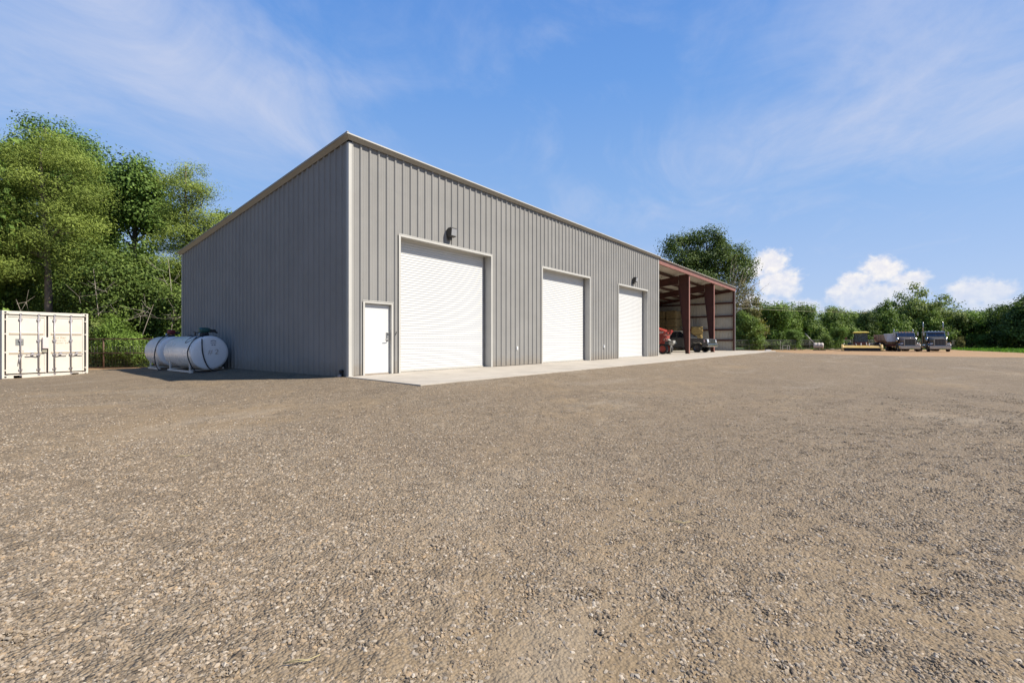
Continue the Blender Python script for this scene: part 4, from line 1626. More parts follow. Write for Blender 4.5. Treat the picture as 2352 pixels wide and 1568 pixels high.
lobes = [(((x - 1672) * s_ * RX, (x - 1672) * s_ * RY, (785 - y) * s_ + 1.4), (24 * s_, 24 * s_, 16 * s_)) for x, y in ((1690, 655), (1712, 668), (1685, 690))]
me, cc = crown_mesh('crown', lobes, 2200, (.22, .10), LM_dry, rng, clump=.7, per=20)
lnk(bpy.data.objects.new('crown', me), t)

# the far row: each tree its own thing, crowns shared between copies
def row_proto(seed, lm, w, h, nl, leaf):
    rng = np.random.default_rng(seed)
    lobes = []
    for k in range(9):
        u = rng.uniform(0, 1)
        zc = h * (.18 + .68 * u)
        rr = w * .5 * (1 - .55 * abs(u - .35))
        a = rng.uniform(0, 6.28)
        q = rr * rng.uniform(.1, .65)
        lobes.append(((math.cos(a) * q, math.sin(a) * q, zc), (rr * .55, rr * .55, h * rng.uniform(.14, .22))))
    lobes.append(((0, 0, h * .25), (w * .42, w * .42, h * .25)))
    lobes.append(((0, 0, h * .6), (w * .30, w * .30, h * .3)))
    me, cc = crown_mesh('crown', lobes, nl, leaf, lm, rng, clump=h * .125, per=80)
    tr = wood_mesh((0, 0, -.3), (0, 0, h * .8), h * .022, cc[rng.choice(len(cc), 9)], rng).mesh('trunk')
    tr.materials.append(M_barkd)
    return me, tr


PROTO = {}
for key, (sd_, lm, nl) in {'row': (201, LM_row, 13000), 'row2': (202, LM_row, 13000), 'dark': (203, LM_dark, 14000), 'pale': (204, LM_pale, 13000), 'dry': (205, LM_dry, 8000), 'cot': (206, LM_cotton, 13000)}.items():
    PROTO[key] = row_proto(sd_, lm, 1.0 * 8, 8.0, nl, (.30, .21))


def row_tree(key, px, Z, ytop, wpx, label, name='hedgerow_tree', cat='tree', group='far row of trees along the fence'):
    x, y = at(px, Z)
    z = gz(x, y) - .1
    h = (785 - ytop) * Z / 1075 + CAM[2] - z
    w = wpx * Z / 1075
    t = thing(name, label, cat, (x, y, z), random.uniform(0, 6.28), group)
    for nm, me in zip(('crown', 'trunk'), PROTO[key]):
        o = bpy.data.objects.new(nm, me)
        lnk(o, t)
    t.scale = (w / 8.6, w / 8.6, h / 8.0)
    return t


row = [
    ('dry', 1722, 80, 672, 75, 'olive tinged tree peeking over the end of the shed'),
    ('cot', 1775, 84, 690, 80, 'green tree right of the shed where the wires pass'),
    ('row', 1716, 76, 722, 70, 'low dark tree hard against the right end of the shed'),
    ('row2', 1760, 86, 712, 70, 'low tree just behind the fence right of the shed'),
    ('row', 1812, 88, 706, 72, 'tree standing between the wires and the twin topped tree'),
    ('cot', 1838, 92, 692, 60, 'twin topped tree behind the white plastic tank'),
    ('row2', 1872, 90, 705, 70, 'round tree directly above the white plastic tank'),
    ('row', 1915, 92, 712, 72, 'low tree between the white plastic tank and the yellow roofed machine'),
    ('row2', 1950, 92, 711, 66, 'low tree behind the left end of the yellow header'),
    ('dark', 1988, 94, 708, 64, 'dark low tree directly behind the yellow cab roof'),
    ('row', 2026, 96, 698, 64, 'tree rising behind the tan spreader wagon'),
    ('pale', 2090, 102, 655, 92, 'tallest pale tree of the row, above the two trucks'),
    ('row2', 2062, 98, 712, 66, 'tree below the tallest pale one, behind the left truck'),
    ('pale', 2165, 100, 681, 92, 'yellow green tree above the right truck'),
    ('row', 2130, 97, 722, 70, 'low tree in the gap between the two trucks'),
    ('cot', 2200, 99, 716, 70, 'low green tree just right of the right truck'),
    ('cot', 2254, 98, 705, 84, 'round bright tree behind the strip of lawn'),
    ('dark', 2310, 92, 690, 70, 'dark tree starting the tall clump at the right edge'),
    ('dark', 2362, 86, 666, 110, 'tall dark tree cut off by the right edge of the photo'),
    ('row', 2330, 96, 726, 70, 'low tree under the dark clump at the right edge'),
    ('dark', 2450, 88, 672, 110, 'dark tree just outside the right edge'),
    ('row', 2560, 92, 690, 120, 'tree beyond the right edge of the view'), ('dark', 2700, 90, 670, 140, 'second tree beyond the right edge of the view'), ('cot', 2860, 86, 680, 150, 'third tree beyond the right edge of the view')]
for key, px, Z, yt, w, lb in row:
    row_tree(key, px, Z, yt - 2, w * 1.3, lb)
# a second rank closes the gaps
rank2 = [(1700, 112, 716), (1790, 116, 712), (1860, 118, 714), (1930, 120, 716), (2000, 118, 714), (2060, 120, 706), (2130, 122, 700), (2210, 122, 712), (2280, 120, 716), (2350, 116, 712), (2440, 116, 700)]
R2N = ['behind the olive tree at the end of the shed', 'behind the wires right of the shed', 'behind the twin topped tree', 'behind the round tree over the plastic tank', 'behind the yellow cab roof',
       'left of the tallest pale tree', 'right of the tallest pale tree', 'above the right truck', 'above the strip of lawn', 'behind the dark clump at the right edge', 'beyond the right edge of the photo']
for i, (px, Z, yt) in enumerate(rank2):
    row_tree(('row', 'dark', 'row2')[i % 3], px, Z, yt - 4, 150, 'dark tree of the second rank, ' + R2N[i], group='second rank of far trees')
for i, (px, Z, yt, w) in enumerate([(-60, 44, 560, 300), (60, 46, 540, 260), (190, 48, 545, 240), (300, 50, 560, 230), (400, 50, 590, 200), (480, 52, 640, 160)]):
    row_tree(('dark', 'row')[i % 2], px, Z, yt, w, 'shadowy tree deep in the wood, ' + ['at the left edge of the photo', 'behind the left half of the container', 'behind the right half of the container', 'behind the gap in the thicket', 'behind the sky gaps', 'behind the shop roof corner'][i], group='shadowy trees deep in the left wood')
for i, (X_, Z_, h_) in enumerate([(-33, 27, 15), (-39, 21, 14), (-42, 13, 16), (-44, 5, 14), (-45, -4, 15), (-40, 33, 17)]):
    x, y = CAM[0] + X_ * RX + Z_ * FX, CAM[1] + X_ * RY + Z_ * FY
    t = thing('cottonwood_tree', 'tall green tree left of the view, ' + ['nearest the container', 'second from the container', 'third from the container', 'fourth from the container', 'farthest from the container', 'behind the nearest one'][i], 'tree', (x, y, gz(x, y) - .1), i * 1.3, 'trees of the wood left of the view')
    for nm, me in zip(('crown', 'trunk'), PROTO['cot']):
        lnk(bpy.data.objects.new(nm, me), t)
    t.scale = (1.25, 1.25, h_ / 8.0)
# weeds and bushes along the far fence
for i, (px, Z, yt, w, key, lb) in enumerate([
        (1745, 77, 768, 40, 'row', 'dark weedy bush along the fence beside the shed end'),
        (1825, 79, 752, 46, 'cot', 'tall weeds at the fence left of the leaning pole'),
        (1900, 80, 770, 30, 'row', 'small bush at the fence right of the white plastic tank'),
        (1925, 82, 748, 46, 'cot', 'leafy bush at the fence left of the yellow machine'),
        (2202, 90, 772, 26, 'dry', 'dry yellow weeds at the fence right of the trucks'),
        (2262, 94, 765, 40, 'cot', 'green bush at the fence behind the lawn'),
        (2335, 92, 770, 44, 'pale', 'pale bush at the fence near the right edge')]):
    row_tree(key, px, Z, yt, w, lb, 'fence_bush', 'bush', 'bushes along the far fence')


# lawn blades on the right
def lawn():
    rng = np.random.default_rng(5)
    n = 60000
    k = rng.uniform(.60, 1.5, n)
    Z = 45 + 75 * rng.random(n) ** 1.2
    X = k * Z
    wx = CAM[0] + X * RX + Z * FX
    wy = CAM[1] + X * RY + Z * FY
    _, lw, _ = zones(wx, wy)
    keep = lw > .1
    wx, wy = wx[keep], wy[keep]
    n = len(wx)
    wz = ground_z(wx, wy)
    hgt = rng.uniform(.10, .26, n) * (1 + .9 * (rng.random(n) < .08))
    a = rng.uniform(0, 6.28, n)
    w = rng.uniform(.03, .09, n)
    V = np.empty((n, 4, 3))
    dx, dy = np.cos(a) * w, np.sin(a) * w
    lx, ly = rng.normal(0, .06, n), rng.normal(0, .06, n)
    V[:, 0] = np.stack([wx - dx, wy - dy, wz - .02], 1)
    V[:, 1] = np.stack([wx + dx, wy + dy, wz - .02], 1)
    V[:, 2] = np.stack([wx + dx * .4 + lx, wy + dy * .4 + ly, wz + hgt], 1)
    V[:, 3] = np.stack([wx - dx * .6 + lx * 1.3, wy - dy * .6 + ly, wz + hgt * .9], 1)
    me = mesh_np('grass', V.reshape(-1, 3), np.arange(n * 4).reshape(-1, 4))
    at_ = me.attributes.new('tint', 'FLOAT', 'POINT')
    at_.data.foreach_set('value', np.repeat(np.clip(rng.normal(.55, .25, n), 0, 1).astype(np.float32), 4))
    me.materials.append(LM_grass)
    o = bpy.data.objects.new('grass', me)
    lnk(o)
    tag(o, 'bright green grass strip beyond the dirt lane at right', None, None, 'stuff')


lawn()
#PART3

# ------------------------------------------------------------------ hay in the shed
M_hay = mat('hay_straw', (.34, .245, .095), .95, 0, .14, 7, .9, 60, .4, (.19, .13, .05), stretch=(1, 1, 5))
M_hayd = mat('old_hay', (.20, .145, .065), .95, 0, .16, 6, .9, 60, .4, (.12, .08, .035), stretch=(1, 1, 5))


def bale_mesh(seed, sx, sy, sz):
    rng = np.random.default_rng(seed)
    mb = MB()
    n = 7
    pts = {}
    import itertools
    def P(i, j, k):
        key = (i, j, k)
        if key not in pts:
            v = np.array([(i / n - .5) * sx, (j / n - .5) * sy, k / n * sz])
            e = sum(1 for q in (i, j, k) if q in (0, n))
            c = np.array([0, 0, sz / 2])
            v = v + (c - v) * (.0 if e == 1 else .035 if e == 2 else .075)
            v += rng.normal(0, .016, 3)
            if i not in (0, n) and i % 2 == 0 and (j in (0, n) or k in (0, n)):
                v[1] *= .975
                v[2] = sz / 2 + (v[2] - sz / 2) * .972
            pts[key] = len(mb.v)
            mb.v.append(tuple(v))
        return pts[key]
    for a, b in itertools.product(range(n), range(n)):
        for w in (0, n):
            mb.face((P(w, a, b), P(w, a + 1, b), P(w, a + 1, b + 1), P(w, a, b + 1)))
            mb.face((P(a, w, b), P(a + 1, w, b), P(a + 1, w, b + 1), P(a, w, b + 1)))
            mb.face((P(a, b, w), P(a + 1, b, w), P(a + 1, b + 1, w), P(a, b + 1, w)))
    me = mb.mesh('hay_bale')
    import bmesh
    bm = bmesh.new()
    bm.from_mesh(me)
    bmesh.ops.recalc_face_normals(bm, faces=bm.faces)
    bm.to_mesh(me)
    bm.free()
    return me


B1 = [bale_mesh(300 + i, 2.3, 1.18, .86) for i in range(3)]
for me in B1:
    me.materials.append(M_hayd)
B2 = [bale_mesh(310 + i, 1.5, 1.15, .85) for i in range(2)]
for me in B2:
    me.materials.append(M_hay)
ROWN = ['bottom', 'second', 'third', 'fourth', 'top']
COLN = ['right end', 'second from the right', 'third from the right', 'left end']
for r_ in range(5):
    for c_ in range(4):
        o = bpy.data.objects.new('hay_bale', B1[(r_ * 3 + c_) % 3])
        lnk(o)
        o.location = (44.55 + random.uniform(-.05, .05), 5.95 + c_ * 1.2 + random.uniform(-.02, .02), r_ * .868)
        o.rotation_euler = (0, 0, random.uniform(-.02, .02) + (math.pi if (r_ + c_) % 2 else 0))
        tag(o, 'brown hay bale in the %s row of the big shed stack, %s' % (ROWN[r_], COLN[c_]), 'hay bale', 'hay bales stacked against the shed end wall')
for r_ in range(3):
    o = bpy.data.objects.new('hay_bale', B2[r_ % 2])
    lnk(o)
    o.location = (44.75, 3.55, r_ * .86)
    o.rotation_euler = (0, 0, .12 + .1 * r_)
    tag(o, ['bottom bale of the short pale stack behind the pickup hood', 'middle bale of the short pale stack behind the pickup hood', 'sunlit golden bale topping the short stack above the pickup hood'][r_], 'hay bale', 'pale hay bales in the short stack behind the pickup')

# ------------------------------------------------------------------ wheels and vehicles
M_tyre = mat('tyre_rubber', (.022, .021, .020), .8, 0, .1, 8, .3, 30, .3, (.07, .055, .04))
M_alloy = mat('dark_alloy', (.09, .09, .095), .35, .7, .08, 10)


def wheel(parent, x, y, r, w, m_rim, side, spokes=6, rimr=.62, dual=False, name='wheel'):
    """wheel whose axle runs along local y; side = +1/-1 is the outer face"""
    t = bpy.data.objects.new(name, None)
    lnk(t, parent)
    t.location = (x, y, r)
    h = w / 2
    rr = r * rimr
    MB().lathe([(rr, -h * .8), (rr * 1.06, -h), (r * .93, -h), (r * .99, -h * .72), (r, -h * .3), (r, h * .3), (r * .99, h * .72), (r * .93, h), (rr * 1.06, h), (rr, h * .8), (rr, -h * .8)], (0, 0, 0), 'y', 26).obj('tyre', M_tyre, t)
    rm = MB().lathe([(rr, -h * .7), (rr * 1.02, h * .82 * side), (rr * .9, h * .8 * side), (rr * .84, h * .45 * side), (rr * .3, h * .35 * side), (rr * .22, h * .7 * side), (.001, h * .72 * side)], (0, 0, 0), 'y', 22)
    for k in range(spokes):
        a = 2 * math.pi * k / spokes
        rm.bar((math.cos(a) * rr * .22, h * .58 * side, math.sin(a) * rr * .22), (math.cos(a) * rr * .92, h * .68 * side, math.sin(a) * rr * .92), rr * .22, h * .14, (0, 1, 0))
    rm.obj('rim', m_rim, t)
    return t


# pickup parked nose out in the shed
M_pk = mat('charcoal_car_paint', (.115, .117, .112), .25, .3, .03, 3, 0, 1, .15, (.09, .08, .065), coat=.7)
M_pkb = mat('black_trim_plastic', (.02, .02, .02), .5)
M_lampc = mat('clear_headlight', (.62, .63, .65), .1, .3, .05, 10)
M_amber = mat('amber_lamp', (.55, .22, .05), .3)


def pickup():
    dl = R(-98)
    t = thing('pickup_truck', 'charcoal crew cab pickup parked nose out under the shed, behind the red columns', 'pickup', (36.9, 2.69, 0), dl)
    W = .98
    # lower body: side profile lofted across the width so that the flanks tuck in
    def prof(z_in, y):
        return [(x, y, z) for x, z in z_in]
    side = [(-2.92, .62), (-2.95, 1.24), (-2.90, 1.28), (-.98, 1.28), (-.96, 1.32), (1.02, 1.32), (1.15, 1.31), (2.35, 1.25), (2.72, 1.19), (2.86, 1.10), (2.90, .62), (2.80, .50),
            (2.42, .50), (2.40, .66), (2.30, .84), (2.12, .93), (1.90, .95), (1.66, .91), (1.46, .80), (1.38, .60), (1.36, .46),
            (-1.18, .46), (-1.20, .62), (-1.30, .82), (-1.52, .93), (-1.76, .94), (-1.98, .88), (-2.14, .72), (-2.18, .55)]
    rings = []
    for y, f in ((-W, .0), (-W * .995, 0), (W * .995, 0), (W, 0)):
        rings.append(prof(side, y))
    body = MB().extr(prof(side, -W), (0, 2 * W, 0))
    body.obj('body', M_pk, t, bevel=.05)
    # bed opening
    MB().box(-2.84, -.86, .8, -1.06, .86, 1.225).obj('bed', M_pkb, t)
    # cab greenhouse
    def ring(z, xa, xb, hw):
        return [(xa, -hw, z), (xb, -hw, z), (xb, hw, z), (xa, hw, z)]
    MB().loft([ring(1.28, -1.0, 1.28, .93), ring(1.32, -.98, 1.20, .92), ring(1.90, -.84, .35, .74), ring(1.97, -.70, .22, .68)]).obj('cab', M_pk, t, bevel=.05)
    for s_ in (-1, 1):
        def wq(x0, x1, x2, x3):
            f = lambda x, z: (x, s_ * (.922 - (z - 1.32) * (.18 / .58) + .012), z)
            return [f(x0, 1.36), f(x1, 1.36), f(x2, 1.84), f(x3, 1.84)]
        for q in ((-.86, -.06, -.06, -.76), (.02, .98, .36, .02)):
            p = wq(*q)
            MB().extr(p, (0, -s_ * .03, 0)).obj('side_window', M_wind, t)
        for x in (-.03, 1.02):
            MB().box(x - .006, s_ * .976, .56, x + .006, s_ * .986, 1.2).obj('door_seam', M_pkb, t)
        for x in (-.72, .14):
            MB().box(x, s_ * .97, 1.16, x + .18, s_ * 1.005, 1.195).obj('door_handle', M_chrome, t)
        MB().box(.80, s_ * .95, 1.30, .98, s_ * 1.20, 1.50).obj('mirror', M_pkb, t, bevel=.03)
        MB().box(-1.15, s_ * .80, .36, 1.35, s_ * 1.0, .45).obj('running_board', M_pkb, t, bevel=.02)
        # headlight wraps the corner
        MB().hexa([(2.60, s_ * .64, .90), (2.90, s_ * .60, .90), (2.90, s_ * .96, .90), (2.56, s_ * .992, .90), (2.56, s_ * .64, 1.17), (2.86, s_ * .60, 1.17), (2.84, s_ * .95, 1.17), (2.52, s_ * .992, 1.17)]).obj('headlight', M_lampc, t, bevel=.015)
        MB().box(2.86, s_ * .62, .58, 2.97, s_ * .86, .70).obj('fog_light', M_lampc, t)
        for x in (1.90, -1.72):
            wheel(t, x, s_ * .86, .405, .28, M_alloy, s_)
            a = MB()
            for k in range(9):
                a0 = R(8 + k * 20.5)
                a1 = R(8 + (k + 1) * 20.5 - 2)
                a.bar((x + math.cos(a0) * .50, s_ * .985, .405 + math.sin(a0) * .50), (x + math.cos(a1) * .50, s_ * .985, .405 + math.sin(a1) * .50), .05, .05, (0, 1, 0))
            a.obj('wheel_arch', M_pkb, t)
    MB().extr([(.42, -.66, 1.885), (1.17, -.84, 1.35), (1.17, .84, 1.35), (.42, .66, 1.885)], (.012, 0, .014)).obj('windshield', M_wind, t)
    gr = MB().box(2.84, -.60, .74, 2.93, .60, 1.17)
    gro = gr.obj('grille', M_pkb, t, bevel=.02)
    gb = MB()
    for z in (.80, .90, 1.00, 1.10):
        gb.box(2.935, -.58, z - .016, 2.955, .58, z + .016)
    gb.box(2.935, -.62, .74, 2.95, -.585, 1.17)
    gb.box(2.935, .585, .74, 2.95, .62, 1.17)
    gb.obj('grille_bar', M_chrome, gro)
    MB().box(2.72, -.97, .50, 3.02, .97, .76).obj('front_bumper', M_chrome, t, bevel=.05)
    MB().box(-3.05, -.92, .50, -2.90, .92, .70).obj('rear_bumper', M_chrome, t, bevel=.03)
    return t


pickup()

# red farm machine half hidden behind the shop corner
M_ag = mat('farm_red_paint', (.30, .036, .024), .4, 0, .08, 3, 0, 1, .25, (.20, .06, .035), coat=.3)
M_agd = mat('dull_farm_red', (.20, .022, .016), .5, 0, .1, 4)
M_grey = mat('pale_grey_steel', (.34, .33, .29), .5, .2, .08, 8)
M_slate = mat('dark_slate_paint', (.030, .040, .042), .5, 0, .08, 6)


def hay_baler():
    t = thing('hay_baler', 'red hay baler parked under the shed, its front end showing past the shop corner', 'farm machine', (28.0, 0, 0), 0)
    # local x to the right of the yard, y into the shed, machine points out (-y)
    b = MB()
    prof = [(5.6, .7), (5.6, 2.35), (2.6, 2.30), (1.60, 1.98), (1.00, 1.76), (.98, 1.56), (1.10, 1.44), (1.15, 1.2), (1.30, .98), (1.5, .72), (3.0, .62)]
    b.extr([(-.02, y, z) for y, z in prof], (1.35, 0, 0))
    b.obj('body', M_ag, t, bevel=.05)
    s_ = MB()
    s_.extr([(-.045, y, z) for y, z in [(1.52, 1.50), (1.16, 1.50), (1.22, 1.22), (1.42, .95), (2.4, .95), (2.4, 1.5)]], (.03, 0, 0))
    s_.obj('side_shield', M_agd, t, bevel=.02)
    d = text_mesh('decal', '35X', .22, M_plast_w, t, (-.028, 1.36, 1.60), (R(90), 0, R(-90)), .003, .2)
    d.rotation_euler = (R(90), 0, R(-90))
    # upright red lamp bracket in front
    p = MB()
    p.box(.05, .60, 1.66, .40, .92, 1.84)
    p.obj('lamp_bracket', M_ag, t, bevel=.02)
    MB().bar((.2, .98, 1.50), (.2, .66, 1.56), .10, .07).obj('bracket_arm', M_agd, t)
    MB().bar((.2, .72, 1.58), (.2, .78, 1.66), .10, .10).obj('bracket_post', M_agd, t)
    MB().box(.06, .57, 1.70, .16, .598, 1.80).obj('lamp', mat('red_lens', (.42, .05, .04), .2), t)
    MB().box(.3, .57, 1.70, .38, .598, 1.80).obj('lamp', mat('red_lens', (.42, .05, .04), .2), t)
    for y, z in ((1.05, 1.30), (1.0, 1.12), (1.08, .98)):
        MB().tube([(-.05, y, z), (.3, y, z)], .06, 8).obj('roller', M_agd, t)
    MB().bar((.5, 1.2, .85), (.55, .40, .86), .16, .2).obj('tongue', M_slate, t)
    MB().hexa([(.0, .76, .72), (.55, .76, .72), (.55, 1.06, .76), (.0, 1.06, .76), (.0, .76, 1.02), (.55, .76, 1.02), (.55, 1.10, 1.0), (.0, 1.10, 1.0)]).obj('gear_housing', M_slate, t, bevel=.02)
    g_ = MB().extr([(.0, y, z) for y, z in [(.76, .72), (.76, 1.05), (.90, 1.16), (.92, 1.12), (.78, 1.05), (.42, 1.05), (.42, .84), (.55, .70)]], (.5, 0, 0))
    g_.obj('gearbox_cover', M_grey, t, bevel=.02)
    j = MB().tube([(.05, .62, .76), (.05, .66, .12)], .035, 8)
    j.bar((.05, .56, .62), (.05, .68, .38), .05, .05)
    j.box(-.03, .58, .0, .14, .75, .03)
    j.obj('jack_stand', M_grey, t)
    for x in (.13, 1.2):
        wheel(t, 0, 0, .40, .30, M_ag, -1, 5, .62).matrix_local = Matrix.Translation((x, 1.26, .40)) @ Matrix.Rotation(R(-90), 4, 'Z')
        MB().bar((x, 1.6, .5), (x, 1.26, .42), .1, .1).obj('axle_arm', M_agd, t)
    for x in (-.1, 1.45):
        wheel(t, 0, 0, .62, .42, M_ag, -1, 6, .58).matrix_local = Matrix.Translation((x, 4.3, .62)) @ Matrix.Rotation(R(-90), 4, 'Z')
    MB().tube([(-.10, 1.55, .78), (-.10, 1.62, .4), (-.08, 1.7, .2)], .045, 8).obj('hydraulic_hose', M_galv, t)
    return t


hay_baler()


# ------------------------------------------------------------------ the parked semi trucks
M_trk = mat('dusty_dark_truck_paint', (.125, .118, .102), .3, .2, .06, 2, 0, 1, .35, (.13, .10, .075), coat=.5)
M_trk2 = mat('dusty_brown_truck_paint', (.165, .125, .10), .32, .2, .06, 2, 0, 1, .35, (.14, .105, .08), coat=.5)
M_chr = mat('dusty_chrome', (.38, .35, .31), .22, 1.0, .08, 3, 0, 1, .3, (.26, .20, .15))
M_blueg = mat('blue_tinted_windshield', (.020, .028, .055), .05, 0, .2, 3, spec=.9)
M_grl = mat('dark_grille', (.03, .03, .028), .5, .3)


def semi(px, Z, label, paint, visor, stacks, tall):
    bx, by = at(px, Z)
    z = gz(bx, by)
    h = math.atan2(CAM[1] - by, CAM[0] - bx) + R(13)
    t = thing('semi_truck', label, 'truck', (bx - math.cos(h) * .0, by - math.sin(h) * .0, z), h, 'trucks parked at the edge of the dirt lane')
    # local x forward, origin under the bumper
    MB().extr([(-.26, -1.21, .38), (-.02, -1.10, .38), (.03, -.6, .38), (.03, .6, .38), (-.02, 1.10, .38), (-.26, 1.21, .38)], (0, 0, .46)).obj('bumper', M_chr, t, bevel=.04)
    # hood, slightly tapered
    def ring(x, hw, z0, z1, c=.12):
        return [(x, -hw, z0), (x, hw, z0), (x, hw, z1 - c), (x, hw - c, z1), (x, -hw + c, z1), (x, -hw, z1 - c)]
    MB().loft([ring(-.22, .60, .85, 1.78), ring(-1.0, .68, .85, 1.86), ring(-2.05, .86, .80, 1.98)]).obj('hood', paint, t, bevel=.03)
    g = MB().box(-.20, -.58, .86, -.14, .58, 1.74).obj('grille', M_grl, t)
    gf = MB()
    gf.box(-.20, -.66, .82, -.10, -.56, 1.82)
    gf.box(-.20, .56, .82, -.10, .66, 1.82)
    gf.box(-.20, -.56, 1.72, -.10, .56, 1.84)
    gf.box(-.20, -.56, .80, -.10, .56, .88)
    gf.obj('grille_surround', M_chr, t, bevel=.03)
    for k in range(7):
        y = -.45 + k * .15
        MB().box(-.136, y - .02, .885, -.118, y + .02, 1.715).obj('grille_bar', mat('dull_grille_bar', (.14, .135, .12), .4, .7), t)
    MB().lathe([(.001, 0), (.05, .0), (.06, -.03)], (-.1, 0, 1.86), 'x', 10).obj('hood_emblem', M_chr, t)
    # fenders over the front wheels
    for s_ in (-1, 1):
        f = MB()
        pts = []
        for k in range(9):
            a = R(10 + k * 20)
            pts.append((-1.02 + math.cos(a) * .66, .52 + math.sin(a) * .60))
        f.extr([(x, s_ * .66, z_) for x, z_ in pts] + [(x, s_ * .66, z_ + .05) for x, z_ in reversed(pts)], (0, s_ * .54, 0))
        f.obj('fender', paint, t, bevel=.015)
        hl = MB().box(-.34, s_ * .72 - .02, 1.0, -.14, s_ * .72 + s_ * .30 + .02, 1.20)
        ho = hl.obj('headlight_pod', M_chr, t, bevel=.03)
        MB().lathe([(.001, .01), (.07, 0), (.08, -.02)], (-.13, s_ * .80, 1.10), 'x', 12).obj('lens', M_lampc, ho)
        MB().lathe([(.001, .01), (.07, 0), (.08, -.02)], (-.13, s_ * .96, 1.10), 'x', 12).obj('lens', M_lampc, ho)
        MB().lathe([(.001, .05), (.05, .03), (.05, -.03), (.001, -.05)], (-.5, s_ * 1.12, 1.20), 'x', 10).obj('turn_lamp', M_amber, t)
        wheel(t, -1.02, s_ * 1.02, .50, .30, M_chr, s_, 8, .56)
        for x in (-6.1, -7.4):
            wheel(t, x, s_ * .95, .50, .58, M_chr, s_, 8, .56)
        # mirror on bracket
        MB().bar((-2.2, s_ * 1.05, 2.25), (-2.1, s_ * 1.30, 2.28), .03, .03).obj('mirror_bracket', M_chr, t)
        MB().bar((-2.2, s_ * 1.05, 2.65), (-2.1, s_ * 1.30, 2.68), .03, .03).obj('mirror_bracket', M_chr, t)
        MB().box(-2.16, s_ * 1.30 - .09, 2.22, -2.06, s_ * 1.30 + .09, 2.72).obj('mirror', M_chr, t, bevel=.02)
        # exhaust stack, air cleaner, tank and steps
        MB().tube([(-3.45, s_ * 1.08, 1.2), (-3.45, s_ * 1.08, stacks - .1), (-3.50, s_ * 1.08, stacks)], .075, 12).obj('exhaust_stack', M_chr, t)
        MB().tube([(-1.95, s_ * 1.0, 1.15), (-1.95, s_ * 1.0, 1.95)], .17, 14).obj('air_cleaner', M_chr, t)
        MB().lathe([(.001, -.72), (.30, -.70), (.32, -.66), (.32, .66), (.30, .70), (.001, .72)], (-3.2, s_ * .92, .72), 'x', 18).obj('fuel_tank', M_chr, t)
        MB().box(-2.4, s_ * .75, .42, -1.75, s_ * 1.18, .50).obj('step', M_chr, t)
        MB().box(-2.4, s_ * .75, .78, -1.75, s_ * 1.12, .84).obj('step', M_chr, t)
    # cab
    def cr(z, xa, xb, hw):
        return [(xa, -hw, z), (xb, -hw, z), (xb, hw, z), (xa, hw, z)]
    MB().loft([cr(.95, -3.35, -2.0, 1.02), cr(1.9, -3.35, -2.0, 1.04), cr(2.08, -3.35, -2.02, 1.04), cr(tall - .10, -3.3, -2.28, .98), cr(tall, -3.2, -2.45, .90)]).obj('cab', paint, t, bevel=.05)
    for s_ in (-1, 1):
        x0, z0, z1 = -2.035, 2.10, tall - .16
        k = (2.28 - 2.02) / (tall - .10 - 2.08)
        xa = -2.02 - (z0 - 2.08) * k + .014
        xb = -2.02 - (z1 - 2.08) * k + .014
        MB().extr([(xa, s_ * .035, z0), (xa, s_ * .90, z0), (xb, s_ * .86, z1), (xb, s_ * .035, z1)], (.012, 0, .004)).obj('windshield_pane', M_blueg, t)
        MB().extr([(-2.25, s_ * 1.045, 2.12), (-3.05, s_ * 1.045, 2.12), (-3.05, s_ * 1.0, tall - .2), (-2.4, s_ * 1.0, tall - .2)], (0, s_ * .012, 0)).obj('side_window', M_wind, t)
        MB().bar((xa + .012, s_ * .95, z0 - .02), (xb + .012, s_ * .91, z1), .07, .04).obj('windshield_post', M_chr, t)
    MB().bar((-2.0, -.95, 2.05), (-2.0, .95, 2.05), .06, .06).obj('cowl_trim', M_chr, t)
    MB().box(-2.20, -.02, 2.06, -2.10, .02, tall - .1).obj('centre_post', M_chr, t) if False else None
    if visor:
        MB().extr([(-2.28, -.98, tall - .06), (-1.98, -.98, tall - .22), (-1.97, -.98, tall - .19), (-2.27, -.98, tall - .02)], (0, 1.96, 0)).obj('sun_visor', M_chr, t)
    for y in (-.7, -.35, 0, .35, .7):
        MB().lathe([(.001, .10), (.035, .06), (.045, -.06)], (-2.36, y, tall + .02), 'x', 8).obj('marker_lamp', M_amber if not visor else M_plast_w, t)
    MB().loft([cr(.95, -4.6, -3.4, 1.05), cr(tall - .12, -4.6, -3.4, 1.05), cr(tall - .02, -4.5, -3.4, .95)]).obj('sleeper', paint, t, bevel=.05)
    for y in (-.42, .42):
        MB().box(-8.3, y - .05, .80, -4.6, y + .05, 1.05).obj('frame_rail', M_grl, t)
    MB().box(-6.9, -.5, 1.06, -6.2, .5, 1.14).obj('fifth_wheel', M_grl, t, bevel=.03)
    MB().tube([(-2.9, .6, tall), (-2.9, .62, tall + .75)], .012, 5).obj('antenna', M_grl, t)
    return t


semi(2091, 64.5, 'left semi truck with brown hood and chrome bumper, beside the spreader wagon', M_trk2, False, 3.15, 2.78)
semi(2160, 63.5, 'right semi truck with bright sun visor and two tall exhaust stacks', M_trk, True, 4.15, 2.85)

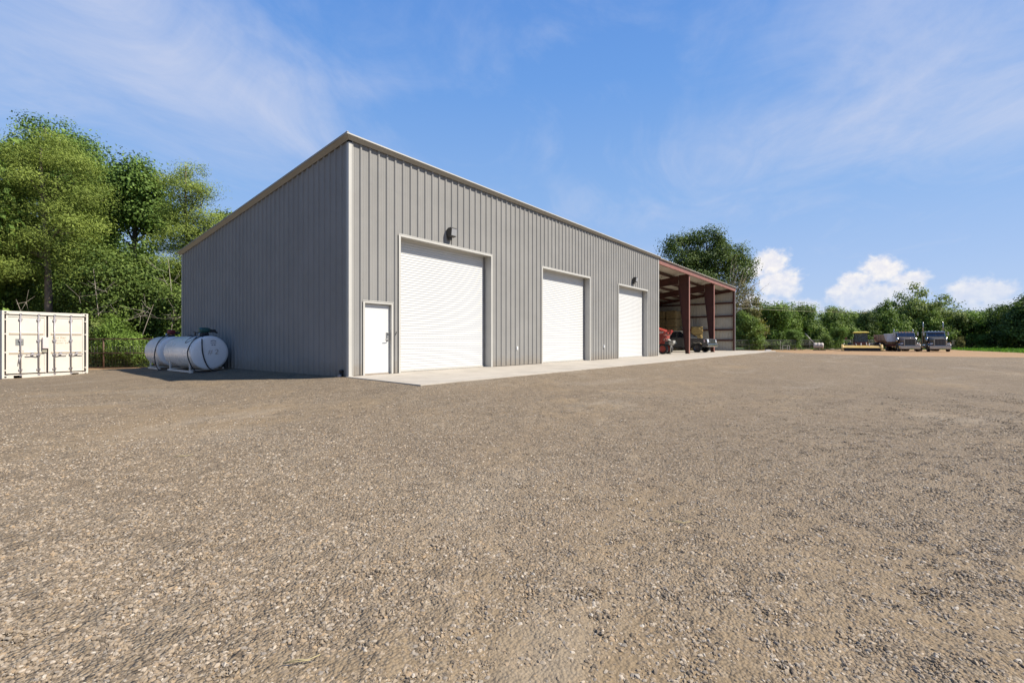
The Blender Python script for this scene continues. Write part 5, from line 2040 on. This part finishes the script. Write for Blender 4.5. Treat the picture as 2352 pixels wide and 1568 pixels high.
# tan spreader wagon behind the left truck
def spreader():
    bx, by = at(2044, 69)
    z = gz(bx, by)
    h = math.atan2(CAM[1] - by, CAM[0] - bx) + R(22)
    t = thing('spreader_wagon', 'tan hopper wagon with big black tyre and pale grey slanted front, left of the trucks', 'wagon', (bx, by, z), h)
    t.scale = (.80, .86, .88)
    M_tan = mat('faded_tan_hopper', (.42, .30, .20), .6, 0, .08, 1.5, 0, 1, .4, (.26, .18, .13))
    M_pl = mat('pale_grey_sheet', (.55, .54, .53), .5, 0, .05, 2)
    b = MB()
    b.loft([[(-3.0, -.55, 1.15), (1.5, -.55, 1.15), (1.5, .55, 1.15), (-3.0, .55, 1.15)], [(-3.2, -1.15, 1.75), (1.6, -1.15, 1.75), (1.6, 1.15, 1.75), (-3.2, 1.15, 1.75)], [(-3.2, -1.25, 2.75), (.9, -1.25, 2.75), (.9, 1.25, 2.75), (-3.2, 1.25, 2.75)]])
    b.obj('hopper', M_tan, t, bevel=.03)
    for x in (-2.2, -1.2, -.2):
        MB().box(x - .04, -1.30, 1.7, x + .04, -1.24, 2.76).obj('stiffener', M_tan, t)
    b = MB().extr([(.95, -1.27, 2.86), (2.35, -1.27, 2.86), (2.35, -1.27, 1.55), (1.75, -1.27, 1.75)], (0, 2.54, 0))
    b.obj('front_sheet', M_pl, t, bevel=.02)
    MB().box(-3.0, -.5, .85, 2.6, .5, 1.1).obj('chassis', mat('dull_red_chassis', (.16, .035, .03), .6), t)
    MB().bar((2.4, 0, .9), (4.6, 0, .7), .14, .16).obj('tongue', M_grl, t)
    for s_ in (-1, 1):
        for x in (-2.3, -.75):
            wheel(t, x, s_ * 1.0, .74, .52, M_grl, s_, 6, .5)
    return t


spreader()

# windrower with yellow header
def windrower():
    bx, by = at(2103 * .9408, 69)
    z = gz(bx, by)
    h = math.atan2(CAM[1] - by, CAM[0] - bx) + R(3)
    t = thing('windrower', 'old windrower with wide yellow header, red body and yellow cab roof', 'farm machine', (bx, by, z), h)
    M_yel = mat('faded_yellow_paint', (.42, .285, .085), .5, 0, .07, 2, 0, 1, .3, (.30, .20, .10))
    M_yrf = mat('bright_yellow_roof', (.46, .36, .06), .45, 0, .04, 2)
    M_rb = mat('worn_red_body', (.17, .042, .022), .5, 0, .1, 3, 0, 1, .3, (.12, .06, .035))
    W = 2.15
    # header: sloped top sheet, dark front opening, end shields, divider points
    MB().extr([(.55, -W, .72), (1.10, -W, .52), (1.10, -W, .48), (.55, -W, .62)], (0, 2 * W, 0)).obj('header_top', M_yel, t, bevel=.01)
    MB().extr([(.0, -W, .30), (.0, -W, .84), (.55, -W, .74), (.55, -W, .30)], (0, 2 * W, 0)).obj('header_back', M_yel, t)
    MB().box(.56, -W + .05, .10, 1.02, W - .05, .46).obj('cutter_bed', M_dark, t)
    MB().box(1.03, -W, .08, 1.10, W, .13).obj('sickle_bar', M_grl, t)
    rl = MB()
    for k in range(5):
        a = R(k * 72)
        rl.bar((.86 + math.cos(a) * .14, -W + .1, .30 + math.sin(a) * .14), (.86 + math.cos(a) * .14, W - .1, .30 + math.sin(a) * .14), .03, .03)
    rl.obj('reel', M_grl, t)
    for s_ in (-1, 1):
        MB().extr([(-.1, s_ * W, .1), (1.25, s_ * W, .08), (1.05, s_ * W, .55), (.6, s_ * W, .98), (.1, s_ * W, 1.0)], (0, s_ * .30, 0)).obj('end_shield', M_yel, t, bevel=.06)
        MB().tube([(.45, s_ * (W + .05), .95), (.40, s_ * (W - .1), 1.12)], .07, 8).obj('hydraulic_motor', M_grey, t)
        wheel(t, -1.6, s_ * 1.35, .62, .46, M_yrf, s_, 6, .55)
        wheel(t, -4.3, s_ * 1.0, .40, .26, M_yrf, s_, 6, .55)
        MB().bar((-1.5, s_ * .95, .95), (.1, s_ * .95, .72), .12, .14).obj('lift_arm', M_rb, t)
        MB().tube([(-1.35, s_ * .62, 1.30), (.15, s_ * .62, .86)], .045, 8).obj('lift_cylinder', M_grey, t)
        MB().bar((-2.3, s_ * .9, 1.5), (-2.3, s_ * 1.75, 1.95), .04, .04).obj('mirror_arm', M_grl, t)
        MB().box(-2.36, s_ * 1.75 - .14, 1.78, -2.30, s_ * 1.75 + .14, 2.06).obj('mirror', mat('orange_marker', (.22, .07, .035), .5), t)
    MB().box(-4.6, -.85, .75, -1.1, .85, 1.35).obj('body', M_rb, t, bevel=.05)
    MB().box(-4.6, -.8, 1.35, -2.9, .8, 1.85).obj('engine_cover', M_rb, t, bevel=.08)
    def cr(z_, xa, xb, hw):
        return [(xa, -hw, z_), (xb, -hw, z_), (xb, hw, z_), (xa, hw, z_)]
    for x in (-1.2, -2.75):
        for s_ in (-1, 1):
            MB().bar((x, s_ * .80, 1.3), (x + (.0 if x < -2 else -.06), s_ * .76, 2.66), .07, .07).obj('cab_post', M_grl, t)
    gl = bpy.data.materials.new('cab_glass')
    gl.use_nodes = True
    gb = gl.node_tree.nodes['Principled BSDF']
    gb.inputs['Base Color'].default_value = (.55, .62, .58, 1)
    gb.inputs['Transmission Weight'].default_value = .9
    gb.inputs['Roughness'].default_value = .03
    gb.inputs['IOR'].default_value = 1.15
    MB().extr([(-1.17, -.76, 1.36), (-1.17, .76, 1.36), (-1.24, .72, 2.62), (-1.24, -.72, 2.62)], (.008, 0, 0)).obj('cab_window', gl, t)
    for s_ in (-1, 1):
        MB().extr([(-1.27, s_ * .80, 1.36), (-2.7, s_ * .80, 1.36), (-2.7, s_ * .76, 2.62), (-1.3, s_ * .76, 2.62)], (0, s_ * .008, 0)).obj('cab_window', gl, t)
    MB().box(-2.3, -.25, 1.36, -1.9, .25, 1.75).obj('seat', M_dark, t, bevel=.05)
    MB().box(-2.4, -.25, 1.7, -2.28, .25, 2.2).obj('seat_back', M_dark, t, bevel=.05)
    MB().tube([(-1.35, 0, 1.36), (-1.6, 0, 1.9)], .03, 6).obj('steering_column', M_grl, t)
    MB().box(-2.85, -.8, 1.36, -2.75, .8, 2.6).obj('cab_back', M_grl, t)
    MB().loft([cr(2.66, -2.9, -1.0, .92), cr(2.74, -2.98, -.92, .98), cr(2.86, -2.9, -1.02, .90), cr(2.93, -2.6, -1.4, .6)], smooth=False).obj('cab_roof', M_yrf, t, bevel=.03)
    MB().tube([(-3.6, .5, 1.85), (-3.6, .5, 2.45)], .05, 8).obj('exhaust', M_grl, t)
    for y, z0 in ((-.05, .75), (.95, .75)):
        MB().tube([(.25, y, z0), (.18, y, 1.08), (.16, y, 1.16)], .05, 8).obj('lift_lug', M_plast_w, t)
    return t


windrower()

# white plastic tank on skids, leaning pole, scrap by the fence
bx, by = at(1880, 74)
t = thing('plastic_tank', 'dirty white plastic tank on a rusty skid near the far fence', 'tank', (bx, by, gz(bx, by)), math.atan2(CAM[1] - by, CAM[0] - bx))
M_pt = mat('dirty_white_plastic', (.46, .40, .34), .5, 0, .08, 3, 0, 1, .5, (.24, .16, .10))
MB().lathe([(.001, -.68), (.30, -.68), (.44, -.62), (.46, -.5), (.46, -.27), (.435, -.23), (.46, -.19), (.46, .19), (.435, .23), (.46, .27), (.46, .5), (.44, .62), (.30, .68), (.001, .68)], (0, 0, .72), 'y', 26).obj('shell', M_pt, t)
MB().lathe([(.14, -.02), (.14, .06), (.001, .07)], (0, .0, 1.18), 'z', 14).obj('filler_lid', M_pt, t)
MB().lathe([(.08, -.02), (.08, .05), (.001, .06)], (0, .45, 1.17), 'z', 12).obj('filler_lid', M_pt, t)
for y in (-.45, 0, .45):
    MB().extr([(-.50, y - .03, .0), (.50, y - .03, .0), (.47, y - .03, .45), (.40, y - .03, .30), (-.40, y - .03, .30), (-.47, y - .03, .45)], (0, .06, 0)).obj('cradle', M_rust, t)
MB().box(-.52, -.75, -.02, -.42, .95, .08).obj('skid', M_rust, t)
MB().box(.42, -.75, -.02, .52, .95, .08).obj('skid', M_rust, t)
bx, by = at(1886, 75.5)
t = thing('leaning_pole', 'thin grey pole leaning up to the left behind the white plastic tank', 'pole', (bx, by, gz(bx, by)))
MB().tube([(0, 0, -.1), (-2.6 * RX, -2.6 * RY, 2.75)], [.045, .03], 8).obj('pole', M_galv, t)


def scrap(px, Z, label, kind, seed):
    rng = random.Random(seed)
    bx, by = at(px, Z)
    t = thing(kind, label, 'scrap' if kind == 'scrap_heap' else 'stand', (bx, by, gz(bx, by)), R(YAW - 90))
    if kind == 'scrap_heap':
        for k in range(9):
            x = rng.uniform(-1.3, 1.3)
            y = rng.uniform(-.4, .4)
            a = rng.uniform(-.6, .6)
            L = rng.uniform(.5, 1.6)
            zz_ = .06 + k * .035
            MB().bar((x - L / 2 * math.cos(a), y - L / 2 * math.sin(a), zz_), (x + L / 2 * math.cos(a), y + L / 2 * math.sin(a), zz_ + rng.uniform(-.03, .08)), .16, .06).obj('timber', [M_dead, M_rust, M_bark][k % 3], t)
    else:
        for x in (-.55, .55):
            for y in (-.3, .3):
                MB().box(x - .03, y - .03, 0, x + .03, y + .03, .78).obj('leg', M_grey, t)
            MB().bar((x, -.3, .76), (x, .3, .76), .05, .05).obj('rail', M_grey, t)
        for y in (-.3, .3):
            for z in (.35, .76):
                MB().bar((-.55, y, z), (.55, y, z), .05, .05).obj('rail', M_grey, t)
    return t


scrap(1844, 74, 'low heap of grey and rusty boards left of the white plastic tank', 'scrap_heap', 1)
scrap(1803, 73, 'low grey metal stand set by the fence near the shed', 'metal_stand', 2)
scrap(1925, 75, 'dark heap of boards between the white plastic tank and yellow header', 'scrap_heap', 3)
bx, by = at(1764, 72)
t = thing('white_board', 'small white board lying by the fence right of the shed', 'board', (bx, by, gz(bx, by)), R(YAW - 90))
MB().box(-.4, -.2, .02, .4, .2, .16).obj('board', M_plast_w, t)

# overhead wires between the big tree and the far row
M_cable = mat('pale_cable', (.30, .27, .16), .6)
for k, (za, zb, lb) in enumerate([(7.5, 7.0, 'top overhead wire crossing the trees right of the shed'), (6.9, 6.75, 'middle overhead wire crossing the trees right of the shed'), (6.35, 6.5, 'lowest and brightest overhead wire right of the shed')]):
    a = at(1640, 72)
    b = at(1992, 91)
    pts = []
    for i in range(13):
        u = i / 12
        pts.append((a[0] + (b[0] - a[0]) * u, a[1] + (b[1] - a[1]) * u, za + (zb - za) * u - .6 * (u - u * u)))
    mb = MB().tube(pts, .022 if k == 2 else .014, 5)
    o = mb.obj('overhead_wire', M_cable)
    tag(o, lb, 'wire', 'overhead wires right of the shed')

# dry straws and dark chips lying on the gravel
M_straw = mat('dry_straw', (.36, .30, .15), .8, 0, .1, 20)
def straw(px, Zd, ang, L, label):
    bx, by = at(px, Zd)
    z = gz(bx, by)
    t = thing('dry_straw', label, 'straw', (bx, by, z), R(YAW - 90) + ang, 'dry stalks lying on the gravel')
    MB().tube([(-L / 2, 0, .016), (-L * .1, L * .03, .024), (L * .2, .0, .02), (L / 2, L * .07, .03)], .0022, 5).obj('stalk', M_straw, t)
    MB().tube([(-L / 2, .004, .014), (-L * .05, -L * .03, .02), (L * .26, -.004, .02)], .0018, 5).obj('blade', M_straw, t)
straw(692, 2.02, R(10), .15, 'pale dry grass stalk on the gravel at the bottom edge of the photo')
straw(1560, 3.6, R(-20), .16, 'dry stalk on the gravel in the lower right part of the yard')
straw(420, 5.4, R(12), .20, 'dry stalk on the gravel in the left part of the yard')
